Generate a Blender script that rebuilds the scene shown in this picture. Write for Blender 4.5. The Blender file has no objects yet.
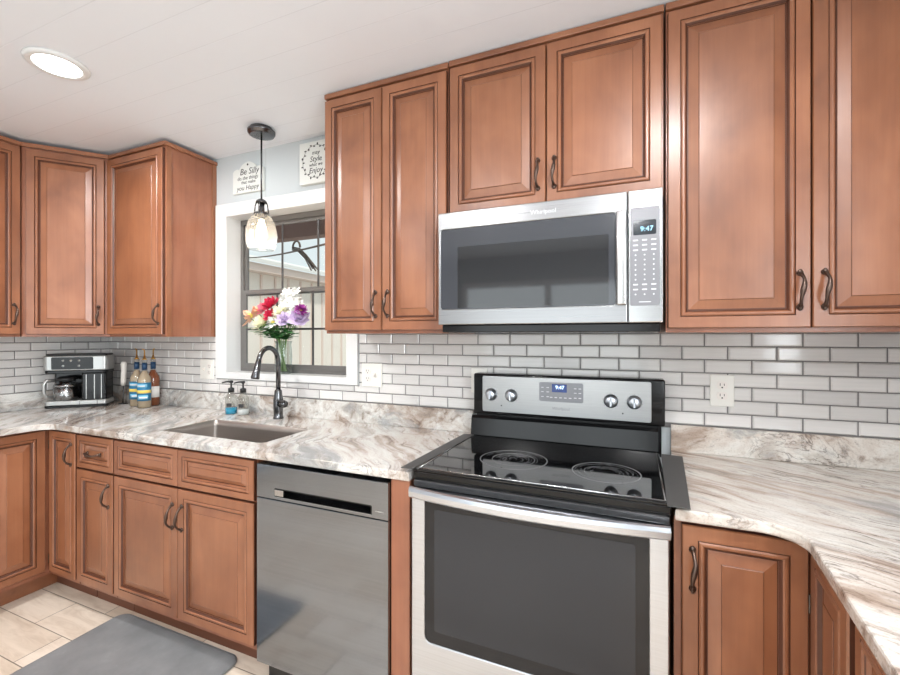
import bpy, bmesh, math, random
from mathutils import Vector, Matrix
PI = math.pi
R = math.radians
random.seed(7)
SC = bpy.context.scene
COL = SC.collection

# ------------------------------------------------------------------ camera, world, big lights, exposure
cam = bpy.data.cameras.new('camera')
cam.sensor_width = 36.0
cam.lens = 426.74 / 900 * 36.0
cam.shift_y = -1.07 / 900
cam.clip_start = 0.02
camo = bpy.data.objects.new('camera', cam)
COL.objects.link(camo)
camo.location = (0.6515, -1.8875, 1.3592)
camo.rotation_euler = (R(90), 0, 0.39209)
SC.camera = camo

world = bpy.data.worlds.new('sky')
SC.world = world
world.use_nodes = True
wn = world.node_tree
bg = wn.nodes['Background']
bg.inputs[0].default_value = (0.84, 0.93, 0.95, 1)
bg.inputs[1].default_value = 0.92


def area(name, loc, rot, sx, sy, power, color=(1, 1, 1), spread=180):
    l = bpy.data.lights.new(name, 'AREA')
    l.shape = 'RECTANGLE'
    l.size, l.size_y = sx, sy
    l.energy = power
    l.color = color
    l.spread = R(spread)
    o = bpy.data.objects.new(name, l)
    o.location = loc
    o.rotation_euler = rot
    COL.objects.link(o)
    return o


# daylight through the right window; the rear panel is added soft fill
area('rear_fill', (-0.3, -4.95, 1.25), (R(90), 0, 0), 2.5, 2.1, 42, (0.92, 0.965, 1.0))
area('daylight_right', (1.95, -2.325, 1.6), (0, R(90), 0), 1.2, 1.8, 100, (0.92, 0.965, 1.0))
sun = bpy.data.lights.new('sun', 'SUN')
sun.energy = 2.0
sun.angle = R(3)
sun.color = (1.0, 0.96, 0.9)
suno = bpy.data.objects.new('sun', sun)
suno.rotation_euler = Vector((-0.45, 0.35, -0.82)).to_track_quat('-Z', 'Y').to_euler()
COL.objects.link(suno)

SC.view_settings.view_transform = 'Standard'
SC.view_settings.look = 'None'
SC.view_settings.gamma = 1
SC.view_settings.use_curve_mapping = False
SC.view_settings.exposure = 0.12


# ------------------------------------------------------------------ materials
def srgb(r, g, b):
    f = lambda c: (c / 255 / 12.92) if c <= 10 else ((c / 255 + 0.055) / 1.055) ** 2.4
    return (f(r), f(g), f(b), 1)


def newmat(name):
    m = bpy.data.materials.new(name)
    m.use_nodes = True
    nt = m.node_tree
    return m, nt, nt.nodes['Principled BSDF']


def setp(p, **k):
    names = dict(color='Base Color', rough='Roughness', metal='Metallic', spec='Specular IOR Level', coat='Coat Weight',
                 coatr='Coat Roughness', emit='Emission Color', estr='Emission Strength', trans='Transmission Weight',
                 ior='IOR', alpha='Alpha', aniso='Anisotropic', sheen='Sheen Weight', sss='Subsurface Weight')
    for a, v in k.items():
        p.inputs[names[a]].default_value = v


def plain(name, color, rough=0.5, metal=0.0, **k):
    m, nt, p = newmat(name)
    setp(p, color=color, rough=rough, metal=metal, **k)
    return m


def nd(nt, kind, **k):
    n = nt.nodes.new(kind)
    for a, v in k.items():
        setattr(n, a, v)
    return n


def ramp(nt, stops, fac, interp='LINEAR'):
    r = nd(nt, 'ShaderNodeValToRGB')
    r.color_ramp.interpolation = interp
    e = r.color_ramp.elements
    e[0].position, e[0].color = stops[0]
    e[1].position, e[1].color = stops[-1]
    for pos, c in stops[1:-1]:
        x = e.new(pos)
        x.color = c
    nt.links.new(fac, r.inputs[0])
    return r.outputs[0]


def mixc(nt, fac, a, b, mode='MIX'):
    m = nd(nt, 'ShaderNodeMix', data_type='RGBA', blend_type=mode)
    for sock, v in ((m.inputs[0], fac), (m.inputs[6], a), (m.inputs[7], b)):
        if isinstance(v, (int, float)):
            sock.default_value = v
        elif isinstance(v, tuple):
            sock.default_value = v
        else:
            nt.links.new(v, sock)
    return m.outputs[2]


def coords(nt, scale=(1, 1, 1), rot=(0, 0, 0), loc=(0, 0, 0), jitter=False, src='Object'):
    t = nd(nt, 'ShaderNodeTexCoord')
    v = t.outputs[src]
    if jitter:
        oi = nd(nt, 'ShaderNodeObjectInfo')
        mu = nd(nt, 'ShaderNodeMath', operation='MULTIPLY')
        mu.inputs[1].default_value = 37.0
        nt.links.new(oi.outputs['Random'], mu.inputs[0])
        ad = nd(nt, 'ShaderNodeVectorMath', operation='ADD')
        nt.links.new(v, ad.inputs[0])
        nt.links.new(mu.outputs[0], ad.inputs[1])
        v = ad.outputs[0]
    a = nd(nt, 'ShaderNodeMapping')
    a.inputs['Rotation'].default_value = rot
    a.inputs['Location'].default_value = loc
    nt.links.new(v, a.inputs[0])
    b = nd(nt, 'ShaderNodeMapping')
    b.inputs['Scale'].default_value = scale
    nt.links.new(a.outputs[0], b.inputs[0])
    return b.outputs[0]


def noise(nt, vec, scale=1, detail=4, rough=0.5, dist=0.0, out='Fac'):
    n = nd(nt, 'ShaderNodeTexNoise')
    n.inputs['Scale'].default_value = scale
    n.inputs['Detail'].default_value = detail
    n.inputs['Roughness'].default_value = rough
    n.inputs['Distortion'].default_value = dist
    nt.links.new(vec, n.inputs['Vector'])
    return n.outputs[out]


def bump(nt, p, h, strength=0.1, dist=0.01):
    b = nd(nt, 'ShaderNodeBump')
    b.inputs['Strength'].default_value = strength
    b.inputs['Distance'].default_value = dist
    nt.links.new(h, b.inputs['Height'])
    nt.links.new(b.outputs[0], p.inputs['Normal'])


def wood(name, c0, c1, c2, horizontal=False, rough=0.36):
    m, nt, p = newmat(name)
    g = (1.2, 14, 14) if horizontal else (14, 14, 1.2)
    fine = (3, 110, 110) if horizontal else (110, 110, 3)
    blotch = noise(nt, coords(nt, (3.2, 3.2, 2.2), jitter=True), 1.6, 3, 0.55, 0.4)
    grain = noise(nt, coords(nt, g, jitter=True), 1.0, 5, 0.6, 0.6)
    pore = noise(nt, coords(nt, fine, jitter=True), 1.0, 3, 0.6)
    base = ramp(nt, [(0.28, c0), (0.5, c1), (0.74, c2)], blotch)
    gr = ramp(nt, [(0.3, (0.80, 0.76, 0.72, 1)), (0.65, (1.06, 1.05, 1.03, 1))], grain)
    col = mixc(nt, 0.75, base, gr, 'MULTIPLY')
    po = ramp(nt, [(0.35, (0.90, 0.88, 0.86, 1)), (0.6, (1, 1, 1, 1))], pore)
    col = mixc(nt, 0.55, col, po, 'MULTIPLY')
    oi = nd(nt, 'ShaderNodeObjectInfo')
    tone = ramp(nt, [(0.0, (0.93, 0.92, 0.9, 1)), (1.0, (1.05, 1.04, 1.03, 1))], oi.outputs['Random'])
    col = mixc(nt, 1.0, col, tone, 'MULTIPLY')
    nt.links.new(col, p.inputs['Base Color'])
    setp(p, rough=rough, spec=0.5, coat=0.5, coatr=0.28)
    bump(nt, p, pore, 0.05, 0.002)
    return m


WC = (srgb(126, 78, 53), srgb(145, 93, 64), srgb(159, 106, 76))
M = {}
M['wood'] = wood('maple_wood_stained', *WC)
M['wood_h'] = wood('maple_wood_stained_across', *WC, horizontal=True)
M['wood_side'] = wood('maple_veneer_side', srgb(132, 80, 58), srgb(147, 93, 68), srgb(157, 103, 78), rough=0.36)
M['glaze_gapshade'] = plain('brown_glaze_and_gap_shade', srgb(80, 45, 30), 0.4)  # groove glaze, also painted on door sides as gap shade
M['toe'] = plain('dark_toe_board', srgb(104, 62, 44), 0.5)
M['inside'] = plain('cabinet_shadow_gap_wood', srgb(70, 40, 26), 0.6)
M['bronze'] = plain('antique_bronze', srgb(96, 80, 72), 0.32, 0.9)
M['hinge'] = plain('nickel_hinge', srgb(110, 104, 100), 0.4, 1.0)


def granite(name, rz, warp_amt, off, cool):
    m, nt, p = newmat(name)
    warp = noise(nt, coords(nt, (1, 1, 1)), 1.7, 3, 0.5, 0.3, 'Color')
    t = nd(nt, 'ShaderNodeTexCoord')
    ad = nd(nt, 'ShaderNodeVectorMath', operation='MULTIPLY_ADD')
    nt.links.new(warp, ad.inputs[0])
    ad.inputs[1].default_value = (warp_amt, warp_amt, warp_amt)
    nt.links.new(t.outputs['Object'], ad.inputs[2])
    a = nd(nt, 'ShaderNodeMapping')
    a.inputs['Rotation'].default_value = (R(18), R(-14), rz)
    nt.links.new(ad.outputs[0], a.inputs[0])

    o0 = off

    def stretch(s, off=0.0):
        b = nd(nt, 'ShaderNodeMapping')
        b.inputs['Scale'].default_value = s
        b.inputs['Location'].default_value = (off + o0, off * 1.7 + o0, off * 0.6)
        nt.links.new(a.outputs[0], b.inputs[0])
        return b.outputs[0]
    big = noise(nt, stretch((0.9, 6.5, 6.5)), 1.0, 6, 0.62, 0.5)
    col = ramp(nt, [(0.29, srgb(146, 130, 120)), (0.39, srgb(188, 172, 160)), (0.46, srgb(222, 214, 207)), (0.55, srgb(234, 232, 228)),
                    (0.63, srgb(204, 197, 190)), (0.73, srgb(166, 163, 160))], big)
    mid = noise(nt, stretch((2.0, 24, 24), 3.1), 1.0, 6, 0.65, 0.8)
    st = ramp(nt, [(0.33, srgb(160, 142, 130)), (0.44, srgb(238, 232, 228)), (0.60, srgb(255, 255, 254)), (0.72, srgb(196, 193, 191))], mid)
    col = mixc(nt, 0.85, col, st, 'MULTIPLY')
    vein = noise(nt, stretch((1.4, 15, 15), 8.4), 1.0, 7, 0.6, 1.2)
    vm = ramp(nt, [(0.475, (0, 0, 0, 1)), (0.5, (1, 1, 1, 1)), (0.525, (0, 0, 0, 1))], vein)
    patch = noise(nt, coords(nt, (1, 1, 1), loc=(4, 2, 0)), 3.0, 2, 0.5)
    pm = ramp(nt, [(0.46, (0, 0, 0, 1)), (0.62, (0.85, 0.85, 0.85, 1))], patch)
    f = mixc(nt, 1.0, vm, pm, 'MULTIPLY')
    col = mixc(nt, f, col, srgb(92, 82, 76))
    # white milky bands
    wb = noise(nt, stretch((0.8, 9, 9), 15.0), 1.0, 5, 0.6, 1.0)
    wm = ramp(nt, [(0.60, (0, 0, 0, 1)), (0.70, (0.75, 0.75, 0.75, 1))], wb)
    col = mixc(nt, wm, col, srgb(232, 228, 222))
    # cool grey patches
    gp = noise(nt, stretch((1.6, 7, 7), 21.0), 1.0, 5, 0.65, 0.6)
    gm = ramp(nt, [(0.55, (0, 0, 0, 1)), (0.66, (0.72, 0.72, 0.72, 1))], gp)
    col = mixc(nt, gm, col, srgb(150, 150, 150))
    sp = noise(nt, coords(nt, (1, 1, 1)), 170, 2, 0.6)
    sm = ramp(nt, [(0.30, (0.72, 0.70, 0.68, 1)), (0.46, (1, 1, 1, 1))], sp)
    col = mixc(nt, 0.7, col, sm, 'MULTIPLY')
    col = mixc(nt, 1.0, col, cool, 'MULTIPLY')
    nt.links.new(col, p.inputs['Base Color'])
    setp(p, rough=0.16, spec=0.5)
    return m


M['stone'] = granite('veined_stone', R(28), 0.22, 0.0, (0.83, 0.82, 0.805, 1))
M['stone2'] = granite('veined_stone_swirled', R(50), 0.34, 5.1, (0.80, 0.82, 0.83, 1))


def tile_mat():
    m, nt, p = newmat('glazed_brick_tile')
    g = nd(nt, 'ShaderNodeNewGeometry')
    col = ramp(nt, [(0.0, srgb(200, 197, 195)), (0.35, srgb(212, 209, 206)), (0.7, srgb(218, 215, 212)), (1.0, srgb(207, 202, 200))],
               g.outputs['Random Per Island'])
    st = noise(nt, coords(nt, (6, 1, 120)), 1.0, 3, 0.6)
    s2 = ramp(nt, [(0.3, (0.95, 0.95, 0.95, 1)), (0.7, (1.03, 1.03, 1.03, 1))], st)
    col = mixc(nt, 1.0, col, s2, 'MULTIPLY')
    nt.links.new(col, p.inputs['Base Color'])
    setp(p, rough=0.10, spec=0.6)
    return m


M['tile'] = tile_mat()
M['grout'] = plain('grey_grout', srgb(116, 113, 112), 0.9)


def steel(name, c, rough, axis='x', amt=0.08):
    m, nt, p = newmat(name)
    sc = {'x': (1.5, 300, 300), 'z': (300, 300, 1.5)}[axis]
    n = noise(nt, coords(nt, sc), 1.0, 3, 0.6)
    col = ramp(nt, [(0.3, tuple(x * 0.9 for x in c[:3]) + (1,)), (0.7, c)], n)
    nt.links.new(col, p.inputs['Base Color'])
    rr = nd(nt, 'ShaderNodeMapRange')
    rr.inputs[3].default_value = rough - amt
    rr.inputs[4].default_value = rough + amt
    nt.links.new(n, rr.inputs[0])
    nt.links.new(rr.outputs[0], p.inputs['Roughness'])
    setp(p, metal=1.0)
    bump(nt, p, n, 0.04, 0.001)
    return m


M['steel'] = steel('brushed_steel', srgb(158, 158, 159), 0.30)
M['steel_bright'] = steel('bright_steel', srgb(188, 188, 188), 0.24)
M['steel_range'] = steel('pale_range_steel', srgb(166, 166, 166), 0.33)
M['steel_bow'] = steel('bright_bar_steel', srgb(206, 211, 218), 0.32)
M['steel_v'] = steel('brushed_steel_upright', srgb(192, 191, 190), 0.26, 'z')
M['steel_dw'] = steel('smudged_grey_steel', srgb(140, 146, 153), 0.13, 'x', 0.05)
M['sink'] = steel('satin_sink_steel', srgb(176, 168, 162), 0.42)
M['gun'] = plain('gunmetal', srgb(104, 104, 106), 0.22, 1.0)
M['blackglass'] = plain('black_glass', srgb(10, 10, 11), 0.04, 0.0, spec=0.6)
M['black'] = plain('black_enamel', srgb(14, 14, 15), 0.16, spec=0.35)
M['blackplastic'] = plain('black_plastic', srgb(26, 26, 27), 0.35)
M['ovenglass'] = plain('dark_oven_glass', srgb(24, 25, 28), 0.10, spec=0.4)
M['ovenglass2'] = plain('dark_oven_window', srgb(42, 44, 48), 0.14, spec=0.4)  # lighter base colour paints in the interior reflection of the window
M['mwglass'] = plain('dark_microwave_glass', srgb(56, 58, 63), 0.08, spec=0.7)
M['mwglass2'] = plain('dark_microwave_window', srgb(36, 37, 39), 0.05, spec=0.7)
M['panelgrey'] = plain('grey_keypad', srgb(124, 124, 128), 0.3, 0.3)
M['ventgrey'] = plain('dark_grey_vent', srgb(62, 62, 63), 0.3, 0.5)
M['key'] = plain('keypad_print', srgb(205, 205, 208), 0.5)
M['screen'] = plain('dark_display', srgb(34, 40, 46), 0.1)
M['bluescreen'] = plain('blue_display', srgb(18, 42, 92), 0.1, emit=srgb(30, 70, 160), estr=0.25)
M['digit'] = plain('lit_digits', srgb(200, 225, 255), 0.4, emit=(0.6, 0.82, 1, 1), estr=2.0)
M['digit_dim'] = plain('dim_digits', srgb(130, 190, 220), 0.4, emit=(0.35, 0.65, 0.85, 1), estr=0.7)
M['gapcover'] = plain('grey_silicone', srgb(66, 65, 64), 0.55)
M['burnmark'] = plain('burner_print', srgb(112, 112, 114), 0.25)
M['burnhaze'] = plain('burner_haze', srgb(92, 92, 94), 0.2)
M['whiteplastic'] = plain('white_plastic', srgb(226, 223, 216), 0.35)
M['slot'] = plain('dark_slot', srgb(40, 34, 32), 0.6)
M['socket'] = plain('socket_face', srgb(226, 219, 212), 0.35)
M['whitepaint'] = plain('white_gloss_paint', srgb(216, 216, 215), 0.3)
M['frame'] = plain('grey_bronze_window_metal', srgb(112, 109, 106), 0.4, 0.3)
M['muntin'] = plain('dark_window_bar', srgb(78, 76, 76), 0.4, 0.3)
M['silver'] = plain('silver_plastic', srgb(176, 176, 174), 0.28, 0.7)
M['rubber'] = plain('black_rubber', srgb(18, 18, 18), 0.7)
M['leaf'] = plain('leaf_green', srgb(62, 122, 62), 0.5)
M['leaf2'] = plain('leaf_dark_green', srgb(38, 92, 54), 0.5)
M['stem'] = plain('stem_green', srgb(120, 148, 84), 0.5)
M['petal_white'] = plain('petal_white', srgb(246, 246, 242), 0.6)
M['petal_cream'] = plain('petal_cream', srgb(246, 242, 214), 0.6)
M['petal_red'] = plain('petal_crimson', srgb(200, 40, 76), 0.6)
M['petal_pink'] = plain('petal_pink', srgb(236, 130, 150), 0.6)
M['petal_peach'] = plain('petal_peach', srgb(244, 190, 160), 0.6)
M['petal_lilac'] = plain('petal_lilac', srgb(214, 196, 226), 0.6)
M['petal_purple'] = plain('petal_purple', srgb(160, 60, 150), 0.6)
M['petal_yellow'] = plain('flower_center', srgb(226, 206, 96), 0.6)
M['signwhite'] = plain('sign_white', srgb(218, 220, 216), 0.6)
M['signgrey'] = plain('sign_edge_grey', srgb(150, 152, 150), 0.7)
M['ink'] = plain('black_ink', srgb(44, 44, 46), 0.7)
M['gold'] = plain('gold_spout', srgb(206, 160, 84), 0.3, 0.9)
M['labelblue'] = plain('label_blue', srgb(32, 112, 150), 0.45)
M['labelnavy'] = plain('label_navy', srgb(18, 58, 92), 0.45)
M['labelsky'] = plain('label_sky', srgb(120, 180, 210), 0.45)
M['labelgold'] = plain('label_gold', srgb(226, 196, 96), 0.45)
M['labelwhite'] = plain('label_white', srgb(236, 234, 230), 0.5)
M['handlewhite'] = plain('cream_handle', srgb(226, 220, 212), 0.4)
M['cord'] = plain('grey_cord', srgb(70, 68, 66), 0.5)
M['concrete'] = plain('pale_concrete', srgb(190, 186, 178), 0.9)
M['siding'] = plain('white_siding', srgb(236, 228, 218), 0.8)
M['fascia'] = plain('pink_white_fascia', srgb(226, 208, 198), 0.7)
M['shingle'] = plain('pale_roof', srgb(226, 226, 222), 0.9)
M['brownbeam'] = plain('brown_patio_board', srgb(126, 98, 88), 0.7)
M['twig'] = plain('rusty_wire', srgb(96, 80, 68), 0.7)


def glassy(name, tint=(1, 1, 1, 1), ior=1.45, refl_rough=0.0, haze=0.0):
    m = bpy.data.materials.new(name)
    m.use_nodes = True
    nt = m.node_tree
    nt.nodes.clear()
    out = nd(nt, 'ShaderNodeOutputMaterial')
    tr = nd(nt, 'ShaderNodeBsdfTransparent')
    tr.inputs[0].default_value = tint
    gl = nd(nt, 'ShaderNodeBsdfGlossy')
    gl.inputs['Roughness'].default_value = refl_rough
    lw = nd(nt, 'ShaderNodeLayerWeight')
    pw = nd(nt, 'ShaderNodeMath', operation='POWER')
    pw.inputs[1].default_value = 5.0
    nt.links.new(lw.outputs['Facing'], pw.inputs[0])
    f0 = ((ior - 1) / (ior + 1)) ** 2
    fr = nd(nt, 'ShaderNodeMath', operation='MULTIPLY_ADD')
    fr.inputs[1].default_value = 1 - f0
    fr.inputs[2].default_value = f0
    nt.links.new(pw.outputs[0], fr.inputs[0])
    mx = nd(nt, 'ShaderNodeMixShader')
    nt.links.new(fr.outputs[0], mx.inputs[0])
    nt.links.new(tr.outputs[0], mx.inputs[1])
    nt.links.new(gl.outputs[0], mx.inputs[2])
    last = mx.outputs[0]
    if haze > 0:
        df = nd(nt, 'ShaderNodeBsdfTranslucent')
        df.inputs[0].default_value = (1, 1, 1, 1)
        m2 = nd(nt, 'ShaderNodeMixShader')
        m2.inputs[0].default_value = haze
        nt.links.new(last, m2.inputs[1])
        nt.links.new(df.outputs[0], m2.inputs[2])
        last = m2.outputs[0]
    nt.links.new(last, out.inputs[0])
    return m


M['pane'] = glassy('window_glass', (0.97, 0.98, 0.98, 1), 1.35)
M['vaseglass'] = glassy('clear_vase_glass', (0.90, 0.93, 0.92, 1), 1.4, 0.0, 0.04)
M['shadeglass'] = glassy('seeded_shade_glass', (0.95, 0.95, 0.94, 1), 1.35, 0.05, 0.07)
M['bottleglass'] = glassy('clear_bottle_glass', (0.88, 0.88, 0.86, 1), 1.42, 0.0, 0.06)
M['carafeglass'] = glassy('smoky_carafe_glass', (0.8, 0.8, 0.8, 1), 1.5)
M['amber'] = plain('amber_syrup', srgb(150, 84, 52), 0.15, spec=0.6)
M['syrup'] = plain('pale_syrup', srgb(196, 176, 150), 0.2)
M['bluesoap'] = plain('blue_soap', srgb(40, 150, 190), 0.15)
M['clearsoap'] = plain('clear_soap', srgb(206, 212, 214), 0.15)
M['bulb'] = plain('glowing_bulb', (1, 0.85, 0.6, 1), 0.3, emit=(1.0, 0.80, 0.52, 1), estr=9.0)
M['lamp'] = plain('glowing_diffuser', (1, 1, 1, 1), 0.3, emit=(1, 0.98, 0.95, 1), estr=6.0)


def wall_mat(name, c, axis=None):
    m, nt, p = newmat(name)
    n = noise(nt, coords(nt, (1, 1, 1)), 2.0, 3, 0.5)
    col = ramp(nt, [(0.3, tuple(x * 0.97 for x in c[:3]) + (1,)), (0.7, c)], n)
    f = noise(nt, coords(nt, (1, 1, 1)), 90, 3, 0.6)
    nt.links.new(col, p.inputs['Base Color'])
    setp(p, rough=0.6)
    if axis is not None:
        t = nd(nt, 'ShaderNodeTexCoord')
        s = nd(nt, 'ShaderNodeSeparateXYZ')
        nt.links.new(t.outputs['Object'], s.inputs[0])
        ax, pitch, off = axis
        q = nd(nt, 'ShaderNodeMath', operation='MULTIPLY_ADD')
        q.inputs[1].default_value = 1 / pitch
        q.inputs[2].default_value = off
        nt.links.new(s.outputs[ax], q.inputs[0])
        fr = nd(nt, 'ShaderNodeMath', operation='FRACT')
        nt.links.new(q.outputs[0], fr.inputs[0])
        g = ramp(nt, [(0.0, (0, 0, 0, 1)), (0.014, (0.2, 0.2, 0.2, 1)), (0.03, (1, 1, 1, 1))], fr.outputs[0])
        bump(nt, p, g, 0.15, 0.003)
        dk = mixc(nt, g, tuple(x * 0.86 for x in c[:3]) + (1,), col)
        nt.links.new(dk, p.inputs['Base Color'])
    else:
        bump(nt, p, f, 0.05, 0.002)
    return m


M['wall'] = wall_mat('pale_blue_grey_paint', srgb(194, 200, 202), ('X', 0.41, 0.16))
M['wall_plain'] = wall_mat('pale_grey_paint', srgb(176, 178, 180))
M['ceiling'] = wall_mat('white_ceiling_boards', srgb(228, 231, 236), ('Y', 0.1445, 0.24))


def floor_mat():
    m, nt, p = newmat('wood_look_floor_tile')
    b = nd(nt, 'ShaderNodeTexBrick')
    b.offset = 0.37
    b.inputs['Color1'].default_value = srgb(206, 190, 172)
    b.inputs['Color2'].default_value = srgb(226, 214, 200)
    b.inputs['Mortar'].default_value = srgb(128, 116, 104)
    b.inputs['Scale'].default_value = 1.0
    b.inputs['Mortar Size'].default_value = 0.0022
    b.inputs['Mortar Smooth'].default_value = 0.2
    b.inputs['Brick Width'].default_value = 0.62
    b.inputs['Row Height'].default_value = 0.1685
    nt.links.new(coords(nt, (1, 1, 1), loc=(0.47, 0.0977 + 0.1685 * 40, 0)), b.inputs[0])
    n = noise(nt, coords(nt, (3, 14, 1)), 1.6, 6, 0.65, 0.8)
    s = ramp(nt, [(0.3, (0.80, 0.74, 0.69, 1)), (0.52, (1, 0.98, 0.96, 1)), (0.7, (1.08, 1.07, 1.06, 1))], n)
    col = mixc(nt, 1.0, b.outputs[0], s, 'MULTIPLY')
    nt.links.new(col, p.inputs['Base Color'])
    setp(p, rough=0.38)
    inv = nd(nt, 'ShaderNodeMath', operation='SUBTRACT')
    inv.inputs[0].default_value = 1.0
    nt.links.new(b.outputs['Fac'], inv.inputs[1])
    bump(nt, p, inv.outputs[0], 0.4, 0.002)
    return m


M['floor'] = floor_mat()


def mat_rubber():
    m, nt, p = newmat('grey_foam_mat')
    n = noise(nt, coords(nt, (1, 1, 1)), 7, 5, 0.6)
    col = ramp(nt, [(0.35, srgb(118, 119, 120)), (0.6, srgb(130, 131, 132)), (0.78, srgb(146, 147, 148))], n)
    sp = noise(nt, coords(nt, (18, 60, 1)), 1.0, 4, 0.6, 0.8)
    sm = ramp(nt, [(0.70, (0, 0, 0, 1)), (0.76, (0.6, 0.6, 0.6, 1))], sp)
    col = mixc(nt, sm, col, srgb(190, 190, 190))
    nt.links.new(col, p.inputs['Base Color'])
    f = noise(nt, coords(nt, (1, 1, 1)), 320, 2, 0.5)
    setp(p, rough=0.5)
    bump(nt, p, f, 0.15, 0.002)
    return m


M['mat'] = mat_rubber()


# ------------------------------------------------------------------ geometry helpers
class MB:
    def __init__(s):
        s.bm = bmesh.new()

    def _new(s, n0, mi, smooth, mtx):
        for f in list(s.bm.faces)[n0:]:
            f.material_index = mi
            f.smooth = smooth

    def box(s, x0, x1, y0, y1, z0, z1, bev=0.0, mi=0, seg=2):
        t = bmesh.new()
        bmesh.ops.create_cube(t, size=1)
        for v in t.verts:
            v.co = Vector(((x0 + x1) / 2 + v.co.x * (x1 - x0), (y0 + y1) / 2 + v.co.y * (y1 - y0), (z0 + z1) / 2 + v.co.z * (z1 - z0)))
        if bev > 0:
            bmesh.ops.bevel(t, geom=t.edges[:], offset=bev, segments=seg, affect='EDGES', profile=0.5)
        s._merge(t, mi, bev > 0 and seg > 2)
        return s

    def _merge(s, t, mi, smooth, keep=False):
        bmesh.ops.recalc_face_normals(t, faces=t.faces[:])
        mp = {}
        for v in t.verts:
            mp[v] = s.bm.verts.new(v.co)
        for f in t.faces:
            try:
                nf = s.bm.faces.new([mp[v] for v in f.verts])
            except ValueError:
                continue
            nf.material_index = f.material_index if keep else mi
            nf.smooth = smooth
        t.free()

    def tube(s, pts, rad, n=10, mi=0, caps=True, flat=None):
        """swept tube through pts, rad one number or one per point; flat=(a,b) scales the two cross axes"""
        pts = [Vector(p) for p in pts]
        if not isinstance(rad, (list, tuple)):
            rad = [rad] * len(pts)
        t = bmesh.new()
        rings = []
        prev = None
        for i, p in enumerate(pts):
            d = (pts[min(i + 1, len(pts) - 1)] - pts[max(i - 1, 0)]).normalized()
            if prev is None:
                up = Vector((0, 0, 1)) if abs(d.z) < 0.9 else Vector((1, 0, 0))
                a = d.cross(up).normalized()
            else:
                a = (prev - d * prev.dot(d)).normalized()
            prev = a
            b = d.cross(a).normalized()
            fa, fb = flat or (1, 1)
            rings.append([t.verts.new(p + (a * math.cos(2 * PI * k / n) * fa + b * math.sin(2 * PI * k / n) * fb) * rad[i]) for k in range(n)])
        for i in range(len(rings) - 1):
            for k in range(n):
                t.faces.new([rings[i][k], rings[i][(k + 1) % n], rings[i + 1][(k + 1) % n], rings[i + 1][k]])
        if caps:
            t.faces.new(rings[0][::-1])
            t.faces.new(rings[-1])
        s._merge(t, mi, True)
        return s

    def lathe(s, prof, c=(0, 0, 0), n=24, mi=0, axis='z', smooth=True, closed=False):
        """prof = [(radius, height)], open profiles are capped where the radius is 0"""
        t = bmesh.new()
        c = Vector(c)

        def P(r, h, a):
            x, y = r * math.cos(a), r * math.sin(a)
            if axis == 'z':
                return c + Vector((x, y, h))
            if axis == 'y':
                return c + Vector((x, -h, y))
            return c + Vector((h, x, y))
        rings = []
        for r, h in prof:
            if r < 1e-6:
                rings.append([t.verts.new(P(0, h, 0))])
            else:
                rings.append([t.verts.new(P(r, h, 2 * PI * k / n)) for k in range(n)])
        pairs = list(zip(rings[:-1], rings[1:]))
        if closed:
            pairs.append((rings[-1], rings[0]))
        for a, b in pairs:
            for k in range(n):
                k2 = (k + 1) % n
                if len(a) == 1 and len(b) == 1:
                    continue
                if len(a) == 1:
                    t.faces.new([a[0], b[k2], b[k]])
                elif len(b) == 1:
                    t.faces.new([a[k], a[k2], b[0]])
                else:
                    t.faces.new([a[k], a[k2], b[k2], b[k]])
        s._merge(t, mi, smooth)
        return s

    def slab(s, outline, t0, t1, holes=(), axis='z', mi=0, bev=0.0, seg=2):
        """flat polygon (with holes) extruded from t0 to t1; axis z: (x,y) outline, axis y: (x,z), axis x: (y,z)"""
        t = bmesh.new()
        edges = []
        for loop in [outline] + list(holes):
            vs = [t.verts.new((a, b, 0)) for a, b in loop]
            for i in range(len(vs)):
                edges.append(t.edges.new((vs[i], vs[(i + 1) % len(vs)])))
        bmesh.ops.triangle_fill(t, edges=edges, use_beauty=True, use_dissolve=True)
        faces = t.faces[:]
        r = bmesh.ops.extrude_face_region(t, geom=faces)
        for v in r['geom']:
            if isinstance(v, bmesh.types.BMVert):
                v.co.z = 1
        for v in t.verts:
            a, b, k = v.co
            h = t0 + (t1 - t0) * k
            v.co = {'z': Vector((a, b, h)), 'y': Vector((a, h, b)), 'x': Vector((h, a, b))}[axis]
        bmesh.ops.recalc_face_normals(t, faces=t.faces[:])
        if bev > 0:
            ax = 'xyz'.index(axis)
            es = [e for e in t.edges if len(e.link_faces) == 2 and abs(e.verts[0].co[ax] - e.verts[1].co[ax]) < 1e-6 and e.calc_face_angle(0) > 1.0]
            bmesh.ops.bevel(t, geom=es, offset=bev, segments=seg, affect='EDGES', profile=0.5)
        s._merge(t, mi, False)
        return s

    def ball(s, c, r, sz=(1, 1, 1), u=12, v=8, mi=0):
        t = bmesh.new()
        bmesh.ops.create_uvsphere(t, u_segments=u, v_segments=v, radius=r)
        for w in t.verts:
            w.co = Vector((w.co.x * sz[0] + c[0], w.co.y * sz[1] + c[1], w.co.z * sz[2] + c[2]))
        s._merge(t, mi, True)
        return s

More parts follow.
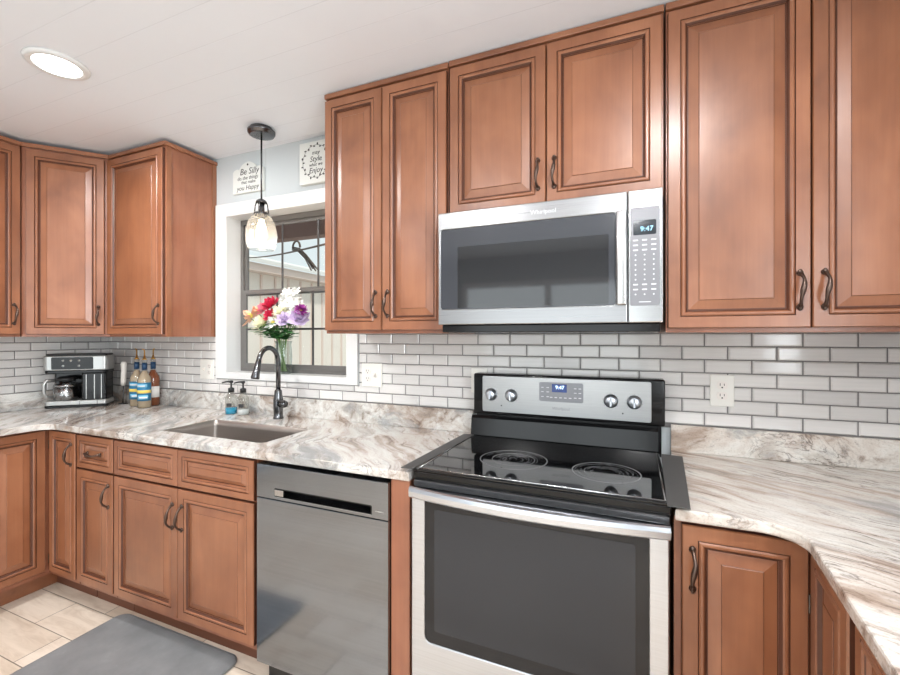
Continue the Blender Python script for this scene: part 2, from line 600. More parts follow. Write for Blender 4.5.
    def rings(s, w, h, prof, mi_list, cap_end=True, cap_start=True):
        """concentric rectangle loops: prof = [(inset, height, mat index of strip that ends here)], front faces -y"""
        t = bmesh.new()
        loops = []
        for ins, ht, mi in prof:
            loops.append([t.verts.new((x, -ht, z)) for x, z in ((ins, ins), (w - ins, ins), (w - ins, h - ins), (ins, h - ins))])
        for i in range(len(loops) - 1):
            for k in range(4):
                f = t.faces.new([loops[i][k], loops[i][(k + 1) % 4], loops[i + 1][(k + 1) % 4], loops[i + 1][k]])
                f.material_index = prof[i + 1][2]
        if cap_end:
            t.faces.new(loops[-1]).material_index = 0
        if cap_start:
            t.faces.new(loops[0][::-1]).material_index = 0
        elif not cap_end:
            for k in range(4):
                f = t.faces.new([loops[-1][k], loops[-1][(k + 1) % 4], loops[0][(k + 1) % 4], loops[0][k]])
        s._merge(t, 0, False, keep=True)
        return s

    def build(s, name, mats, parent=None, loc=(0, 0, 0), rot=(0, 0, 0), bevel=0.0):
        me = bpy.data.meshes.new(name)
        bmesh.ops.remove_doubles(s.bm, verts=s.bm.verts[:], dist=1e-6)
        s.bm.to_mesh(me)
        s.bm.free()
        for m in (mats if isinstance(mats, (list, tuple)) else [mats]):
            me.materials.append(M[m] if isinstance(m, str) else m)
        o = bpy.data.objects.new(name, me)
        COL.objects.link(o)
        o.location = loc
        o.rotation_euler = rot
        if parent:
            o.parent = parent
        if bevel:
            b = o.modifiers.new('bevel', 'BEVEL')
            b.width = bevel
            b.segments = 2
            b.limit_method = 'ANGLE'
        return o


def tag(o, label=None, cat=None, group=None, kind=None):
    if label:
        o['label'] = label
    if cat:
        o['category'] = cat
    if group:
        o['group'] = group
    if kind:
        o['kind'] = kind
    return o


def thing(name, label, cat, loc=(0, 0, 0), rz=0.0, group=None, kind=None):
    o = bpy.data.objects.new(name, None)
    o.empty_display_size = 0.05
    COL.objects.link(o)
    o.location = loc
    o.rotation_euler = (0, 0, rz)
    return tag(o, label, cat, group, kind)


def rrect(x0, x1, y0, y1, r, n=6):
    pts = []
    for cx, cy, a in ((x1 - r, y0 + r, -90), (x1 - r, y1 - r, 0), (x0 + r, y1 - r, 90), (x0 + r, y0 + r, 180)):
        for k in range(n + 1):
            t = R(a + 90 * k / n)
            pts.append((cx + r * math.cos(t), cy + r * math.sin(t)))
    return pts


def text(name, s, size, mat, parent, loc, rot=(PI / 2, 0, 0), ext=0.0004, sx=1.0, shear=0.0, align='CENTER'):
    c = bpy.data.curves.new(name, 'FONT')
    c.body = s
    c.size = size
    c.extrude = ext
    c.align_x = align
    c.align_y = 'CENTER'
    c.shear = shear
    c.resolution_u = 3
    o = bpy.data.objects.new(name, c)
    COL.objects.link(o)
    dg = bpy.context.evaluated_depsgraph_get()
    dg.update()
    me = bpy.data.meshes.new_from_object(o.evaluated_get(dg))
    bpy.data.objects.remove(o)
    me.name = name
    me.materials.clear()
    me.materials.append(M[mat])
    ob = bpy.data.objects.new(name, me)
    COL.objects.link(ob)
    ob.parent = parent
    ob.location = loc
    ob.rotation_euler = rot
    ob.scale = (sx, 1, 1)
    return ob


# ------------------------------------------------------------------ the setting
XL, XR, YB, ZC = -2.76, 1.66, -4.6, 2.455
WX0, WX1, WZ0, WZ1 = -1.594, -0.712, 1.139, 2.09      # sink window opening

tag(MB().box(XL - 0.1, XR + 0.1, YB - 0.1, 0.12, -0.1, 0).build('floor', 'floor'), kind='structure')
tag(MB().box(XL - 0.1, XR + 0.1, YB - 0.1, 0.12, ZC, ZC + 0.1).build('ceiling', 'ceiling'), kind='structure')
wb_ = MB().slab([(XL - 0.1, 0), (XR + 0.1, 0), (XR + 0.1, ZC), (XL - 0.1, ZC)], 0, 0.12,
                holes=[[(WX0, WZ0), (WX1, WZ0), (WX1, WZ1), (WX0, WZ1)]], axis='y').build('wall_back', 'wall')
tag(wb_, kind='structure')
wl_ = tag(MB().box(XL - 0.1, XL, YB, 0, 0, ZC).build('wall_left', 'wall_plain'), kind='structure')
# right wall with a window, front wall (behind the camera) with a sliding door added to carry soft fill
tag(MB().slab([(YB, 0), (0, 0), (0, ZC), (YB, ZC)], XR, XR + 0.1, holes=[[(-3.2, 1.06), (-1.45, 1.06), (-1.45, 2.15), (-3.2, 2.15)]],
              axis='x').build('wall_right', 'wall_plain'), kind='structure')
tag(MB().slab([(XL - 0.1, 0), (XR + 0.1, 0), (XR + 0.1, ZC), (XL - 0.1, ZC)], YB - 0.1, YB,
              holes=[[(-1.5, 0.06), (0.9, 0.06), (0.9, 2.1), (-1.5, 2.1)]], axis='y').build('wall_front', 'wall_plain'), kind='structure')
w2 = tag(thing('window_2', None, None, (XR, -2.325, 1.06)), kind='structure')
f = MB()
f.slab([(-0.875, 0), (0.875, 0), (0.875, 1.09), (-0.875, 1.09)], 0.0, 0.05, holes=[[(-0.825, 0.05), (-0.025, 0.05), (-0.025, 1.04), (-0.825, 1.04)],
       [(0.025, 0.05), (0.825, 0.05), (0.825, 1.04), (0.025, 1.04)]], axis='x')
f.build('window_frame', 'whitepaint', w2)
MB().box(0.02, 0.026, -0.835, 0.835, 0.04, 1.05).build('glass_pane', 'pane', w2)
d1 = tag(thing('added_door_1', None, None, (-0.3, YB, 0.06)), kind='structure')  # unseen door, added as the opening for the rear fill light
f = MB()
f.slab([(-1.2, 0), (1.2, 0), (1.2, 2.04), (-1.2, 2.04)], -0.06, 0.0, holes=[[(-1.13, 0.08), (-0.04, 0.08), (-0.04, 1.97), (-1.13, 1.97)],
       [(0.04, 0.08), (1.13, 0.08), (1.13, 1.97), (0.04, 1.97)]], axis='y')
f.build('door_frame', 'whitepaint', d1)
MB().box(-1.14, 1.14, -0.035, -0.029, 0.07, 1.98).build('glass_pane', 'pane', d1)


# brick tile backsplash: every tile a little bevelled block on a grout bed
def tiles(mb, x0, x1, z0, z1, xoff, skip=()):
    tw, th, gp = 0.15236, 0.0508, 0.0042
    row = 0
    z = z0
    while z < z1 - 0.01:
        zt = min(z + th, z1)
        o = xoff + (tw / 2 if row % 2 else 0)
        k = math.floor((x0 - o) / tw) - 1
        while o + k * tw < x1:
            a, b = max(x0, o + k * tw) + gp / 2, min(x1, o + (k + 1) * tw) - gp / 2
            k += 1
            if b - a < 0.012:
                continue
            za, zb = z + gp / 2, zt - gp / 2
            segs = [(a, b, za, zb)]
            for (sx0, sx1, sz0, sz1) in skip:
                ns = []
                for (p, q, c, d) in segs:
                    if q <= sx0 or p >= sx1 or d <= sz0 or c >= sz1:
                        ns.append((p, q, c, d))
                        continue
                    if p < sx0 - 0.01:
                        ns.append((p, sx0 - 0.002, c, d))
                    if q > sx1 + 0.01:
                        ns.append((sx1 + 0.002, q, c, d))
                    if c < sz0 - 0.006 and p >= sx0 - 0.2:
                        ns.append((max(p, sx0 - 0.002), min(q, sx1 + 0.002), c, sz0 - 0.002))
                segs = ns
            for (p, q, c, d) in segs:
                if q - p < 0.008 or d - c < 0.008:
                    continue
                t = bmesh.new()
                bv = 0.004
                lo = [t.verts.new(v) for v in ((p, -0.001, c), (q, -0.001, c), (q, -0.001, d), (p, -0.001, d))]
                mi = [t.verts.new(v) for v in ((p, -0.0042, c), (q, -0.0042, c), (q, -0.0042, d), (p, -0.0042, d))]
                hi = [t.verts.new(v) for v in ((p + bv, -0.0075, c + bv), (q - bv, -0.0075, c + bv), (q - bv, -0.0075, d - bv), (p + bv, -0.0075, d - bv))]
                for A, B in ((lo, mi), (mi, hi)):
                    for i in range(4):
                        t.faces.new([A[i], A[(i + 1) % 4], B[(i + 1) % 4], B[i]])
                t.faces.new(hi)
                mb._merge(t, 1, False)
        z += th
        row += 1


def bs_build(name, parent, x0, x1, skip, loc=(0, 0, 0), rot=(0, 0, 0), xoff=-0.7486):
    mb = MB()
    if skip:
        s0 = skip[0]
        mb.slab([(x0, 1.0), (x1, 1.0), (x1, 1.42), (s0[1], 1.42), (s0[1], s0[2]), (s0[0], s0[2]), (s0[0], 1.42), (x0, 1.42)], -0.0025, -0.0002, axis='y')
    else:
        mb.box(x0, x1, -0.0025, -0.0002, 1.0, 1.42)
    tiles(mb, x0, x1, 1.0165, 1.4229, xoff, skip)
    return mb.build(name, ['grout', 'tile'], parent, loc, rot)


bs_build('tile_backsplash', wb_, XL + 0.001, XR - 0.001, [(WX0 - 0.091, WX1 + 0.069, 1.101, 2.5)])
bs_build('tile_backsplash', wl_, 0.0, 1.6, [], (XL, -1.6, 0), (0, 0, PI / 2), 0.02)

# window over the sink
w1 = tag(thing('window_1', None, None, (0, 0, 0)), kind='structure')
f = MB()
f.slab([(WX0 - 0.088, 1.103), (WX1 + 0.066, 1.103), (WX1 + 0.066, 2.163), (WX0 - 0.088, 2.163)], -0.016, -0.0005,
       holes=[[(WX0, WZ0), (WX1, WZ0), (WX1, WZ1), (WX0, WZ1)]], axis='y', bev=0.002)
f.build('window_casing', 'whitepaint', w1)
f = MB()
f.slab([(WX0, WZ0), (WX1, WZ0), (WX1, WZ1), (WX0, WZ1)], -0.015, 0.119, holes=[[(WX0 + 0.004, WZ0 + 0.004), (WX1 - 0.004, WZ0 + 0.004), (WX1 - 0.004, WZ1 - 0.004), (WX0 + 0.004, WZ1 - 0.004)]], axis='y')
f.build('window_jamb', 'whitepaint', w1)
a0, a1, b0, b1 = WX0 + 0.005, WX1 - 0.005, WZ0 + 0.005, WZ1 - 0.005
MB().slab([(a0, b0), (a1, b0), (a1, b1), (a0, b1)], 0.088, 0.118, holes=[[(a0 + 0.022, b0 + 0.022), (a1 - 0.022, b0 + 0.022), (a1 - 0.022, b1 - 0.03), (a0 + 0.022, b1 - 0.03)]],
          axis='y').build('window_frame', 'frame', w1)


def sash(name, x0, x1, z0, z1, y, fr, bars_x, bars_z):
    s = MB().slab([(x0, z0), (x1, z0), (x1, z1), (x0, z1)], y, y + 0.016,
                  holes=[[(x0 + fr, z0 + fr), (x1 - fr, z0 + fr), (x1 - fr, z1 - fr), (x0 + fr, z1 - fr)]], axis='y').build(name, 'frame', w1)
    MB().box(x0 + fr - 0.003, x1 - fr + 0.003, y + 0.006, y + 0.010, z0 + fr - 0.003, z1 - fr + 0.003).build('glass_pane', 'pane', s)
    for bx in bars_x:
        MB().box(bx - 0.006, bx + 0.006, y + 0.001, y + 0.0055, z0 + fr, z1 - fr).build('muntin', 'muntin', s)
    for bz in bars_z:
        MB().box(x0 + fr, x1 - fr, y + 0.0005, y + 0.005, bz - 0.006, bz + 0.006).build('muntin', 'muntin', s)
    return s


sash('upper_sash', a0 + 0.023, a1 - 0.023, 1.612, b1 - 0.031, 0.101, 0.018, [-1.265, -0.997], [])
sash('lower_sash', a0 + 0.023, a1 - 0.023, b0 + 0.023, 1.646, 0.083, 0.026, [-1.288, -1.02], [1.403])


# ------------------------------------------------------------------ cabinets
def door(parent, x, z, w, h, y=0.0, handle=None, rot=0.0, name='door', ox=None, s=0.054):
    """raised-panel front; its back lies at y, it faces -y before rotation; handle = ('v'|'h', x, z) in the door's frame"""
    T = 0.020
    hz = name != 'door'
    W = 'wood_h' if hz else 'wood'
    fr = MB().rings(w, h, [(0, 0, 0), (0, T - 0.004, 1), (0.0025, T, 0), (s - 0.0180, T, 0), (s - 0.0165, T - 0.0026, 1), (s - 0.0152, T - 0.001, 1),  # dark outer sides paint in the shade of the gaps between doors
                           (s - 0.0115, T + 0.0018, 0), (s - 0.0065, T + 0.0022, 0), (s - 0.003, T - 0.001, 0), (s - 0.0012, T - 0.003, 1),
                           (s + 0.003, T - 0.0085, 1 if not hz else 0), (s + 0.003, 0.001, 0), (0.01, 0.0, 0)], None, cap_end=False, cap_start=False)
    d = fr.build(name, [W, 'glaze_gapshade'], parent, ox if ox else (x, y, z), (0, 0, rot))
    rv = min(0.034, (min(w, h) - 2 * s) * 0.28)
    MB().rings(w, h, [(s + 0.002, 0.002, 0), (s + 0.0025, T - 0.011, 0), (s + 0.006, T - 0.011, 1), (s + 0.007, T - 0.0105, 0), (s + rv, T - 0.0035, 0), (s + rv + 0.001, T - 0.0025, 1),
                      (s + rv + 0.0022, T - 0.0015, 0)], None).build('raised_panel', [W, 'glaze_gapshade'], d)
    if handle:
        k, hx, hz_ = handle
        pull(d, hx, -T, hz_, k)
    return d


PULL = None


def pull(parent, x, y, z, k):
    global PULL
    if PULL is None:
        mb = MB()
        n = 18
        pts, rad = [], []
        for i in range(n + 1):
            t = -1 + 2 * i / n
            out = 0.027 * (1 - abs(t) ** 3.2) + 0.003
            sway = 0.0035 * math.sin(PI * t)
            pts.append((sway, -out, 0.050 * t))
            rad.append(0.0040 + 0.0034 * math.exp(-((t - 0.05) / 0.36) ** 2) + 0.0020 * (abs(t) ** 6))
        mb.tube(pts, rad, 10)
        for sg in (-1, 1):
            mb.lathe([(0, 0.0065), (0.005, 0.006), (0.0085, 0.003), (0.0092, 0), (0, 0)], (0, 0, 0.050 * sg), 12, axis='y')
            mb.ball((0, -0.004, 0.053 * sg), 0.0062, (1, 0.8, 1.35), 10, 6)
        o = mb.build('handle', 'bronze', parent)
        PULL = o.data
    else:
        o = bpy.data.objects.new('handle', PULL)
        COL.objects.link(o)
        o.parent = parent
    o.location = (x, y, z)
    if k == 'h':
        o.rotation_euler = (0, R(90), 0)
    return o


def wall_cabinet(label, x0, x1, z0, z1, side=False, depth=0.311, doors=2, handles=(), loc_y=-0.001, rz=0.0, loc=None, doorh=None, gap=0.004, dm=None, dz0=0.014, dztop=0.034):
    w = x1 - x0
    h = z1 - z0
    t = thing('wall_cabinet', label, 'cabinet', loc or (x0, loc_y, z0), rz, 'stained wood wall cabinets')
    MB().box(0.001, w - 0.001, -depth, 0, 0, h, 0.0015).build('carcass', 'wood_side', t)
    MB().box(0.0, w, -depth - 0.016, -depth - 0.0003, h - 0.022, h, 0.003).build('top_molding', 'wood_h', t)
    if side:
        MB().box(w + 0.0003, w + 0.014, -depth - 0.016, 0, h - 0.022, h, 0.003).build('top_molding', 'wood_h', t)
        MB().box(w - 0.0007, w + 0.005, -depth + 0.0, -depth + 0.028, 0, h - 0.0225, 0.001).build('end_stile', 'wood', t)
        MB().box(w - 0.0007, w + 0.005, -0.028, 0, 0, h - 0.0225, 0.001).build('end_stile', 'wood', t)
    m = 0.006
    dw = (w - 2 * m - gap * (doors - 1)) / doors
    for i in range(doors):
        dx = m + i * (dw + gap)
        hd = handles[i] if i < len(handles) else None
        hh = None
        if hd:
            hh = ('v', dw - 0.027 if hd == 'R' else 0.027, 0.110)
        door(t, dx, dz0, dw, h - dz0 - dztop, -depth, hh)
    return t


wall_cabinet('tall two-door wood wall cabinet right of the window, left of the microwave', -0.607, -0.003, 1.372, 2.448, handles='RL')
wall_cabinet('short two-door wood wall cabinet right above the microwave', 0.0, 0.766, 1.828, 2.450, handles='RL', dz0=0.010)
wall_cabinet('large two-door wood wall cabinet at the right, beside the microwave', 0.770, 1.535, 1.372, 2.450, handles='RL')
wall_cabinet('single-door wood wall cabinet whose plain side faces the window', -2.193, -1.694, 1.357, 2.433, side=True, handles='R', doors=1)
wall_cabinet('wood wall cabinet on the left wall, cut off by the left picture edge', 0, 0.46, 1.357, 2.433, handles='R', doors=1,
             loc=(XL + 0.001, -1.075, 1.357), rz=PI / 2)
# diagonal corner cabinet
t = thing('corner_wall_cabinet', 'diagonal single-door wood wall cabinet filling the left corner above the coffee maker', 'cabinet', (XL + 0.001, -0.001, 1.357), 0)
H = 2.433 - 1.357
dd, wr, wl = 0.311, 0.565, 0.607      # cabinet depth, reach along the back wall, reach along the left wall
ang = math.atan2(wl - dd, wr - dd)
MB().slab([(0, 0), (wr, 0), (wr, -dd), (dd, -wl), (0, -wl)], 0, H, axis='z', bev=0.0015).build('carcass', 'wood_side', t)
L = math.hypot(wr - dd, wl - dd)
ca, sa = math.cos(ang), math.sin(ang)
e = MB()
e.slab([(0.004, -0.0005), (L - 0.004, -0.0005), (L + 0.004, -0.018), (-0.004, -0.018)], H - 0.022, H, axis='z')
e.build('top_molding', 'wood_h', t, (dd, -wl, 0), (0, 0, ang))
mw_ = 0.022
door(t, 0, 0, L - 2 * mw_, H - 0.048, handle=('v', L - 2 * mw_ - 0.027, 0.11), rot=ang, ox=(dd + mw_ * ca + 0.0003 * sa, -wl + mw_ * sa - 0.0003 * ca, 0.014))

BD = 0.61     # base carcass depth
ZT = 0.883


def base_body(t, w, toe=0.075, open_top=False, mats='wood_side'):
    b = MB()
    if open_top:
        b.box(0.001, 0.018, -BD, 0, 0.11, ZT)
        b.box(w - 0.018, w - 0.001, -BD, 0, 0.11, ZT)
        b.box(0.018, w - 0.018, -BD, 0, 0.11, 0.128)
        b.box(0.018, w - 0.018, -0.012, 0, 0.128, ZT)
        b.box(0.018, w - 0.018, -BD, -BD + 0.018, 0.68, ZT)
        b.box(0.018, w - 0.018, -BD, -BD + 0.018, 0.128, 0.15)
        b.box(w / 2 - 0.02, w / 2 + 0.02, -BD, -BD + 0.018, 0.15, 0.68)
    else:
        b.box(0.001, w - 0.001, -BD, 0, 0.11, ZT, 0.001)
    b.build('carcass', mats, t)
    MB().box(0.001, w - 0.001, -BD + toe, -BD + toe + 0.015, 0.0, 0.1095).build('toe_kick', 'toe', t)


def base_thing(label, x0, w):
    return thing('base_cabinet', label, 'cabinet', (x0, -0.001, 0), 0, 'stained wood base cabinets')


DY = -BD
# narrow drawer-over-door unit
t = base_thing('narrow wood base cabinet with one drawer over one door, left of the sink base', -1.892, 0.297)
base_body(t, 0.297)
door(t, 0.005, 0.708, 0.287, 0.161, DY, ('h', 0.1435, 0.080), name='drawer', s=0.044)
door(t, 0.005, 0.137, 0.287, 0.561, DY, ('v', 0.258, 0.46))
# sink base
t = base_thing('wide wood sink base cabinet with two false drawers and two doors, left of the dishwasher', -1.593, 0.893)
base_body(t, 0.893, open_top=True)
hw = 0.4385
for i in (0, 1):
    door(t, 0.005 + i * (hw + 0.005), 0.708, hw, 0.161, DY, None, name='drawer_front', s=0.044)
    door(t, 0.005 + i * (hw + 0.005), 0.137, hw, 0.561, DY, ('v', hw - 0.027 if i == 0 else 0.027, 0.44))

# left corner base cabinet: two hinged doors meeting in the corner
t = thing('corner_base_cabinet', 'L-shaped wood corner base cabinet with hinged doors, below the coffee maker', 'cabinet', (XL + 0.001, -0.001, 0), 0)
e = 0.862
e2 = 0.92
BL = 0.597
MB().slab([(0, 0), (e, 0), (e, -BD), (BL, -BD), (BL, -e2), (0, -e2)], 0.11, ZT, axis='z').build('carcass', 'wood_side', t)
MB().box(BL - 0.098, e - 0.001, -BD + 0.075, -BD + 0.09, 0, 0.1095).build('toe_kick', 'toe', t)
MB().box(BL - 0.113, BL - 0.098, -e2 + 0.001, -BD + 0.09, 0, 0.1095).build('toe_kick', 'wood_h', t)
door(t, BL + 0.030, 0.137, e - BL - 0.036, 0.733, DY, ('v', e - BL - 0.036 - 0.030, 0.628), s=0.047)
d = door(t, 0, 0, 0.24, 0.733, rot=PI / 2, ox=(BL, -BD - 0.028 - 0.24, 0.137))
for hz in (0.17, 0.77):
    MB().box(BL + 0.002, BL + 0.024, -BD - 0.012, -BD - 0.003, hz, hz + 0.045, 0.002).build('hinge', 'hinge', t)
# next unit along the left wall, out of the frame
# right corner base cabinet
RX = 1.643
t = thing('corner_base_cabinet', 'L-shaped wood corner base cabinet right of the stove, hinged doors meeting in the corner', 'cabinet', (RX, -0.001, 0), 0)
xl = 0.768 - RX
bx = 1.074 - RX
e2 = 0.906
TI = R(5.5)                              # the right run is turned a little towards the stove
tx_ = math.tan(TI)
MB().slab([(0, 0), (0, -e2), (bx - tx_ * (e2 - BD), -e2), (bx, -BD), (xl, -BD), (xl, -0.25), (0.812 - RX, -0.001), (0.812 - RX, 0)], 0.11, ZT, axis='z').build('carcass', 'wood_side', t)
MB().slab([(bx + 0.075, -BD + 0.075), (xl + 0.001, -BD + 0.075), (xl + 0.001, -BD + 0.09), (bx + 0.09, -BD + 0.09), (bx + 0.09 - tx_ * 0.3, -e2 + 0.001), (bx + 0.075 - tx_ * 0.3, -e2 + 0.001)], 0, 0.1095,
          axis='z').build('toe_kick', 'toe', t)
dwid = 1.074 - 0.023 - 0.785
door(t, 0.785 - RX, 0.137, dwid, 0.733, DY, ('v', 0.024, 0.622))
d = door(t, 0, 0, 0.243, 0.733, rot=-PI / 2 - TI, ox=(bx - 0.0032, -BD - 0.028, 0.137))
for hz in (0.17, 0.70):
    MB().box(bx - 0.022, bx - 0.004, -BD - 0.014, -BD - 0.004, hz, hz + 0.045, 0.002).build('hinge', 'hinge', t)
# right run
dp = 0.55
fx0, fy0 = 1.074 - tx_ * (e2 - BD) - 0.0004, -e2 - 0.004
cc, ss = math.cos(-PI / 2 - TI), math.sin(-PI / 2 - TI)
t = thing('base_cabinet', 'wood base cabinet with drawer at the right picture edge, facing left', 'cabinet', (fx0 - dp * ss, fy0 + dp * cc, 0), -PI / 2 - TI, 'stained wood base cabinets')
MB().box(0.003, 0.598, -dp, 0, 0.11, ZT, 0.001).build('carcass', 'wood_side', t)
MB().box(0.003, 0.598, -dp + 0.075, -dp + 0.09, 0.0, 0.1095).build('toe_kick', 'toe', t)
ry = -dp
door(t, 0.008, 0.708, 0.584, 0.161, ry, ('h', 0.292, 0.080), name='drawer', s=0.044)
for i in (0, 1):
    door(t, 0.008 + i * 0.2945, 0.137, 0.2895, 0.561, ry, ('v', 0.2625 if i == 0 else 0.027, 0.44))

# filler panel between dishwasher and stove
t = thing('filler_panel', 'plain narrow wood panel between the dishwasher and the stove', 'panel', (-0.083, -0.001, 0))
MB().box(0, 0.071, -0.632, 0, 0.0, ZT, 0.002).build('side_panel', 'wood_side', t)

# ------------------------------------------------------------------ countertops
SKX0, SKX1, SKY0, SKY1 = -1.400, -0.752, -0.540, -0.238
def fil(cx, cy, r, a0, a1, n=10):
    return [(cx + r * math.cos(R(a0 + (a1 - a0) * k / n)), cy + r * math.sin(R(a0 + (a1 - a0) * k / n))) for k in range(n + 1)]


lx, fy = -2.103, -0.648
rr = 0.075
out = [(XL + 0.002, -0.002), (XL + 0.002, -1.53), (lx, -1.53)] + fil(lx + rr, fy - rr, rr, 180, 90) + [(-0.006, fy), (-0.004, -0.002)]
ct = thing('countertop', 'polished veined stone countertop holding the sink, left of the stove', 'countertop', (-1.4, -0.3, ZT + 0.0005))


def rel(pts, o):
    return [(a - o[0], b - o[1]) for a, b in pts]


oc = (-1.4, -0.3)
hole = rrect(SKX0, SKX1, SKY0, SKY1, 0.022)
MB().slab(rel(out, oc), 0, 0.0305, holes=[rel(hole, oc)], axis='z', bev=0.003).build('slab', 'stone2', ct)
z1 = 0.0308
MB().slab(rel([(XL + 0.002, -0.0105), (XL + 0.022, -0.0305), (-0.004, -0.0305), (-0.004, -0.0105)], oc), z1, 0.1325, axis='z', bev=0.002).build('backsplash', 'stone2', ct)
MB().slab(rel([(XL + 0.0105, -0.032), (XL + 0.0305, -0.032), (XL + 0.0305, -1.53), (XL + 0.0105, -1.53)], oc), z1, 0.1325, axis='z', bev=0.002).build('backsplash', 'stone2', ct)
rx = 1.022
rr = 0.078
out = [(1.655, -0.002), (0.812, -0.002), (0.768, fy)] + fil(rx - rr, fy - rr, rr, 90, -4) + [(rx - 0.0963 * (1.53 + fy - rr), -1.53), (1.655, -1.53)]
cr = thing('countertop', 'polished veined stone countertop right of the stove, curving around the corner', 'countertop', (1.3, -0.3, ZT + 0.0005))
oc = (1.3, -0.3)
MB().slab(rel(out, oc), 0, 0.0305, axis='z', bev=0.005).build('slab', 'stone', cr)
MB().slab(rel([(0.812, -0.0105), (1.655, -0.0105), (1.655, -0.0305), (0.811, -0.0305)], oc), z1, 0.1325, axis='z', bev=0.002).build('backsplash', 'stone', cr)

# sink, undermounted
t = thing('kitchen_sink', 'rectangular undermount steel sink set in the countertop below the window', 'sink', ((SKX0 + SKX1) / 2, (SKY0 + SKY1) / 2, 0.66))
hx, hy = (SKX1 - SKX0) / 2, (SKY1 - SKY0) / 2
b = bmesh.new()
zt = ZT - 0.66
loops = []
for (g, z, r) in ((-0.0012, zt + 0.0265, 0.021), (-0.0018, zt - 0.004, 0.0215), (-0.004, 0.04, 0.024), (-0.014, 0.016, 0.026), (-0.035, 0.008, 0.02)):
    loops.append([b.verts.new((x, y, z)) for x, y in rrect(-hx - g, hx + g, -hy - g, hy + g, r)])
for A, B in zip(loops[:-1], loops[1:]):
    n = len(A)
    for k in range(n):
        b.faces.new([A[k], A[(k + 1) % n], B[(k + 1) % n], B[k]])
b.faces.new(loops[-1])
mb = MB()
mb._merge(b, 0, True)
o = mb.build('basin', 'sink', t)
sm = o.modifiers.new('solid', 'SOLIDIFY')
sm.thickness = 0.0015
MB().lathe([(0, 0.010), (0.02, 0.010), (0.022, 0.013), (0.040, 0.013), (0.044, 0.0095), (0, 0.0085)], (0, 0.03, 0), 24).build('drain', 'steel_bright', t)

# faucet
fx, fyy = -1.093, -0.105
t = thing('faucet', 'dark gunmetal gooseneck pull-down faucet standing behind the sink', 'faucet', (fx, fyy, 0.9145))
MB().lathe([(0, 0), (0.027, 0), (0.027, 0.006), (0.024, 0.010), (0.0235, 0.03), (0.0255, 0.06), (0.0255, 0.10), (0.021, 0.128), (0.019, 0.15), (0.0165, 0.156), (0, 0.156)], (0, 0, 0), 24).build('body', 'gun', t)
tx, ty = 0.01, -0.145
pts = [(0, 0, 0.155), (0, 0, 0.30)]
for k in range(1, 15):
    a = PI * k / 14 * 0.93
    c = (1 - math.cos(a)) / 2
    pts.append((tx * c, ty * c, 0.30 + 0.0725 * math.sin(a) + 0.012 * math.sin(a)))
MB().tube(pts, 0.0125, 14).build('spout', 'gun', t)
p1 = Vector(pts[-1])
dr = (Vector(pts[-1]) - Vector(pts[-2])).normalized()
MB().tube([p1 - dr * 0.004, p1 + dr * 0.02, p1 + dr * 0.05, p1 + dr * 0.085, p1 + dr * 0.092], [0.0135, 0.0145, 0.0165, 0.021, 0.019], 16).build('spray_head', 'gun', t)
MB().tube([(0.018, -0.004, 0.085), (0.050, -0.012, 0.083), (0.062, -0.015, 0.083)], [0.021, 0.0205, 0.018], 16).build('lever_hub', 'gun', t)
MB().tube([(0.050, -0.012, 0.090), (0.062, -0.035, 0.100), (0.070, -0.075, 0.112), (0.072, -0.095, 0.113)], [0.009, 0.0085, 0.0075, 0.005], 10, flat=(1, 0.7)).build('lever', 'gun', t)


# soap dispensers
def soap(x, y, label, liquid, lvl):
    t = thing('soap_dispenser', label, 'soap dispenser', (x, y, 0.9145), 0)
    b = MB().lathe([(0, 0), (0.029, 0), (0.032, 0.004), (0.032, 0.085), (0.029, 0.10), (0.016, 0.116), (0.0135, 0.124), (0.0135, 0.128)], (0, 0, 0), 20)
    b.build('bottle', 'bottleglass', t)
    MB().lathe([(0, 0.002), (0.0295, 0.002), (0.0295, lvl), (0, lvl)], (0, 0, 0), 20).build('liquid', liquid, t)
    MB().lathe([(0, 0.125), (0.0165, 0.125), (0.0165, 0.147), (0.010, 0.150), (0.005, 0.152), (0.005, 0.176), (0.011, 0.178), (0.0115, 0.190), (0, 0.192)], (0, 0, 0), 16).tube(
        [(0, 0, 0.185), (-0.02, -0.016, 0.185), (-0.038, -0.030, 0.179)], [0.006, 0.005, 0.004], 8).build('pump', 'blackplastic', t)
    MB().slab(rrect(-0.014, 0.014, 0.044, 0.064, 0.003), -0.0335, -0.032, axis='y').build('label_patch', 'ink', t, rot=(0, 0, R(30)))


soap(-1.452, -0.098, 'clear soap dispenser with blue liquid and black pump, left one by the faucet', 'bluesoap', 0.036)
soap(-1.368, -0.090, 'clear soap dispenser with colorless liquid and black pump, beside the faucet', 'clearsoap', 0.030)

# ------------------------------------------------------------------ dishwasher
t = thing('dishwasher', 'grey steel dishwasher with pocket handle under the countertop', 'dishwasher', (-0.671, -0.001, 0))
W = 0.588
MB().box(0.004, W - 0.004, -0.60, -0.01, 0.10, 0.868).build('tub', 'blackplastic', t)
p = MB()
p.slab([(0.002, 0.742), (W - 0.002, 0.742), (W - 0.002, 0.869), (0.002, 0.869)], -0.648, -0.602, holes=[rrect(0.090, 0.522, 0.752, 0.784, 0.006)], axis='y', bev=0.002)
p.build('control_panel', 'steel_dw', t)
MB().slab([(0.002, 0.105), (W - 0.002, 0.105), (W - 0.002, 0.7395), (0.002, 0.7395)], -0.648, -0.602, axis='y', bev=0.002).build('door_panel', 'steel_dw', t)
h = MB().slab(rrect(0.0905, 0.5215, 0.7525, 0.7835, 0.006), -0.647, -0.603, holes=[rrect(0.094, 0.518, 0.7555, 0.781, 0.005)], axis='y', bev=0.0)
h.box(0.093, 0.519, -0.609, -0.6025, 0.754, 0.783)
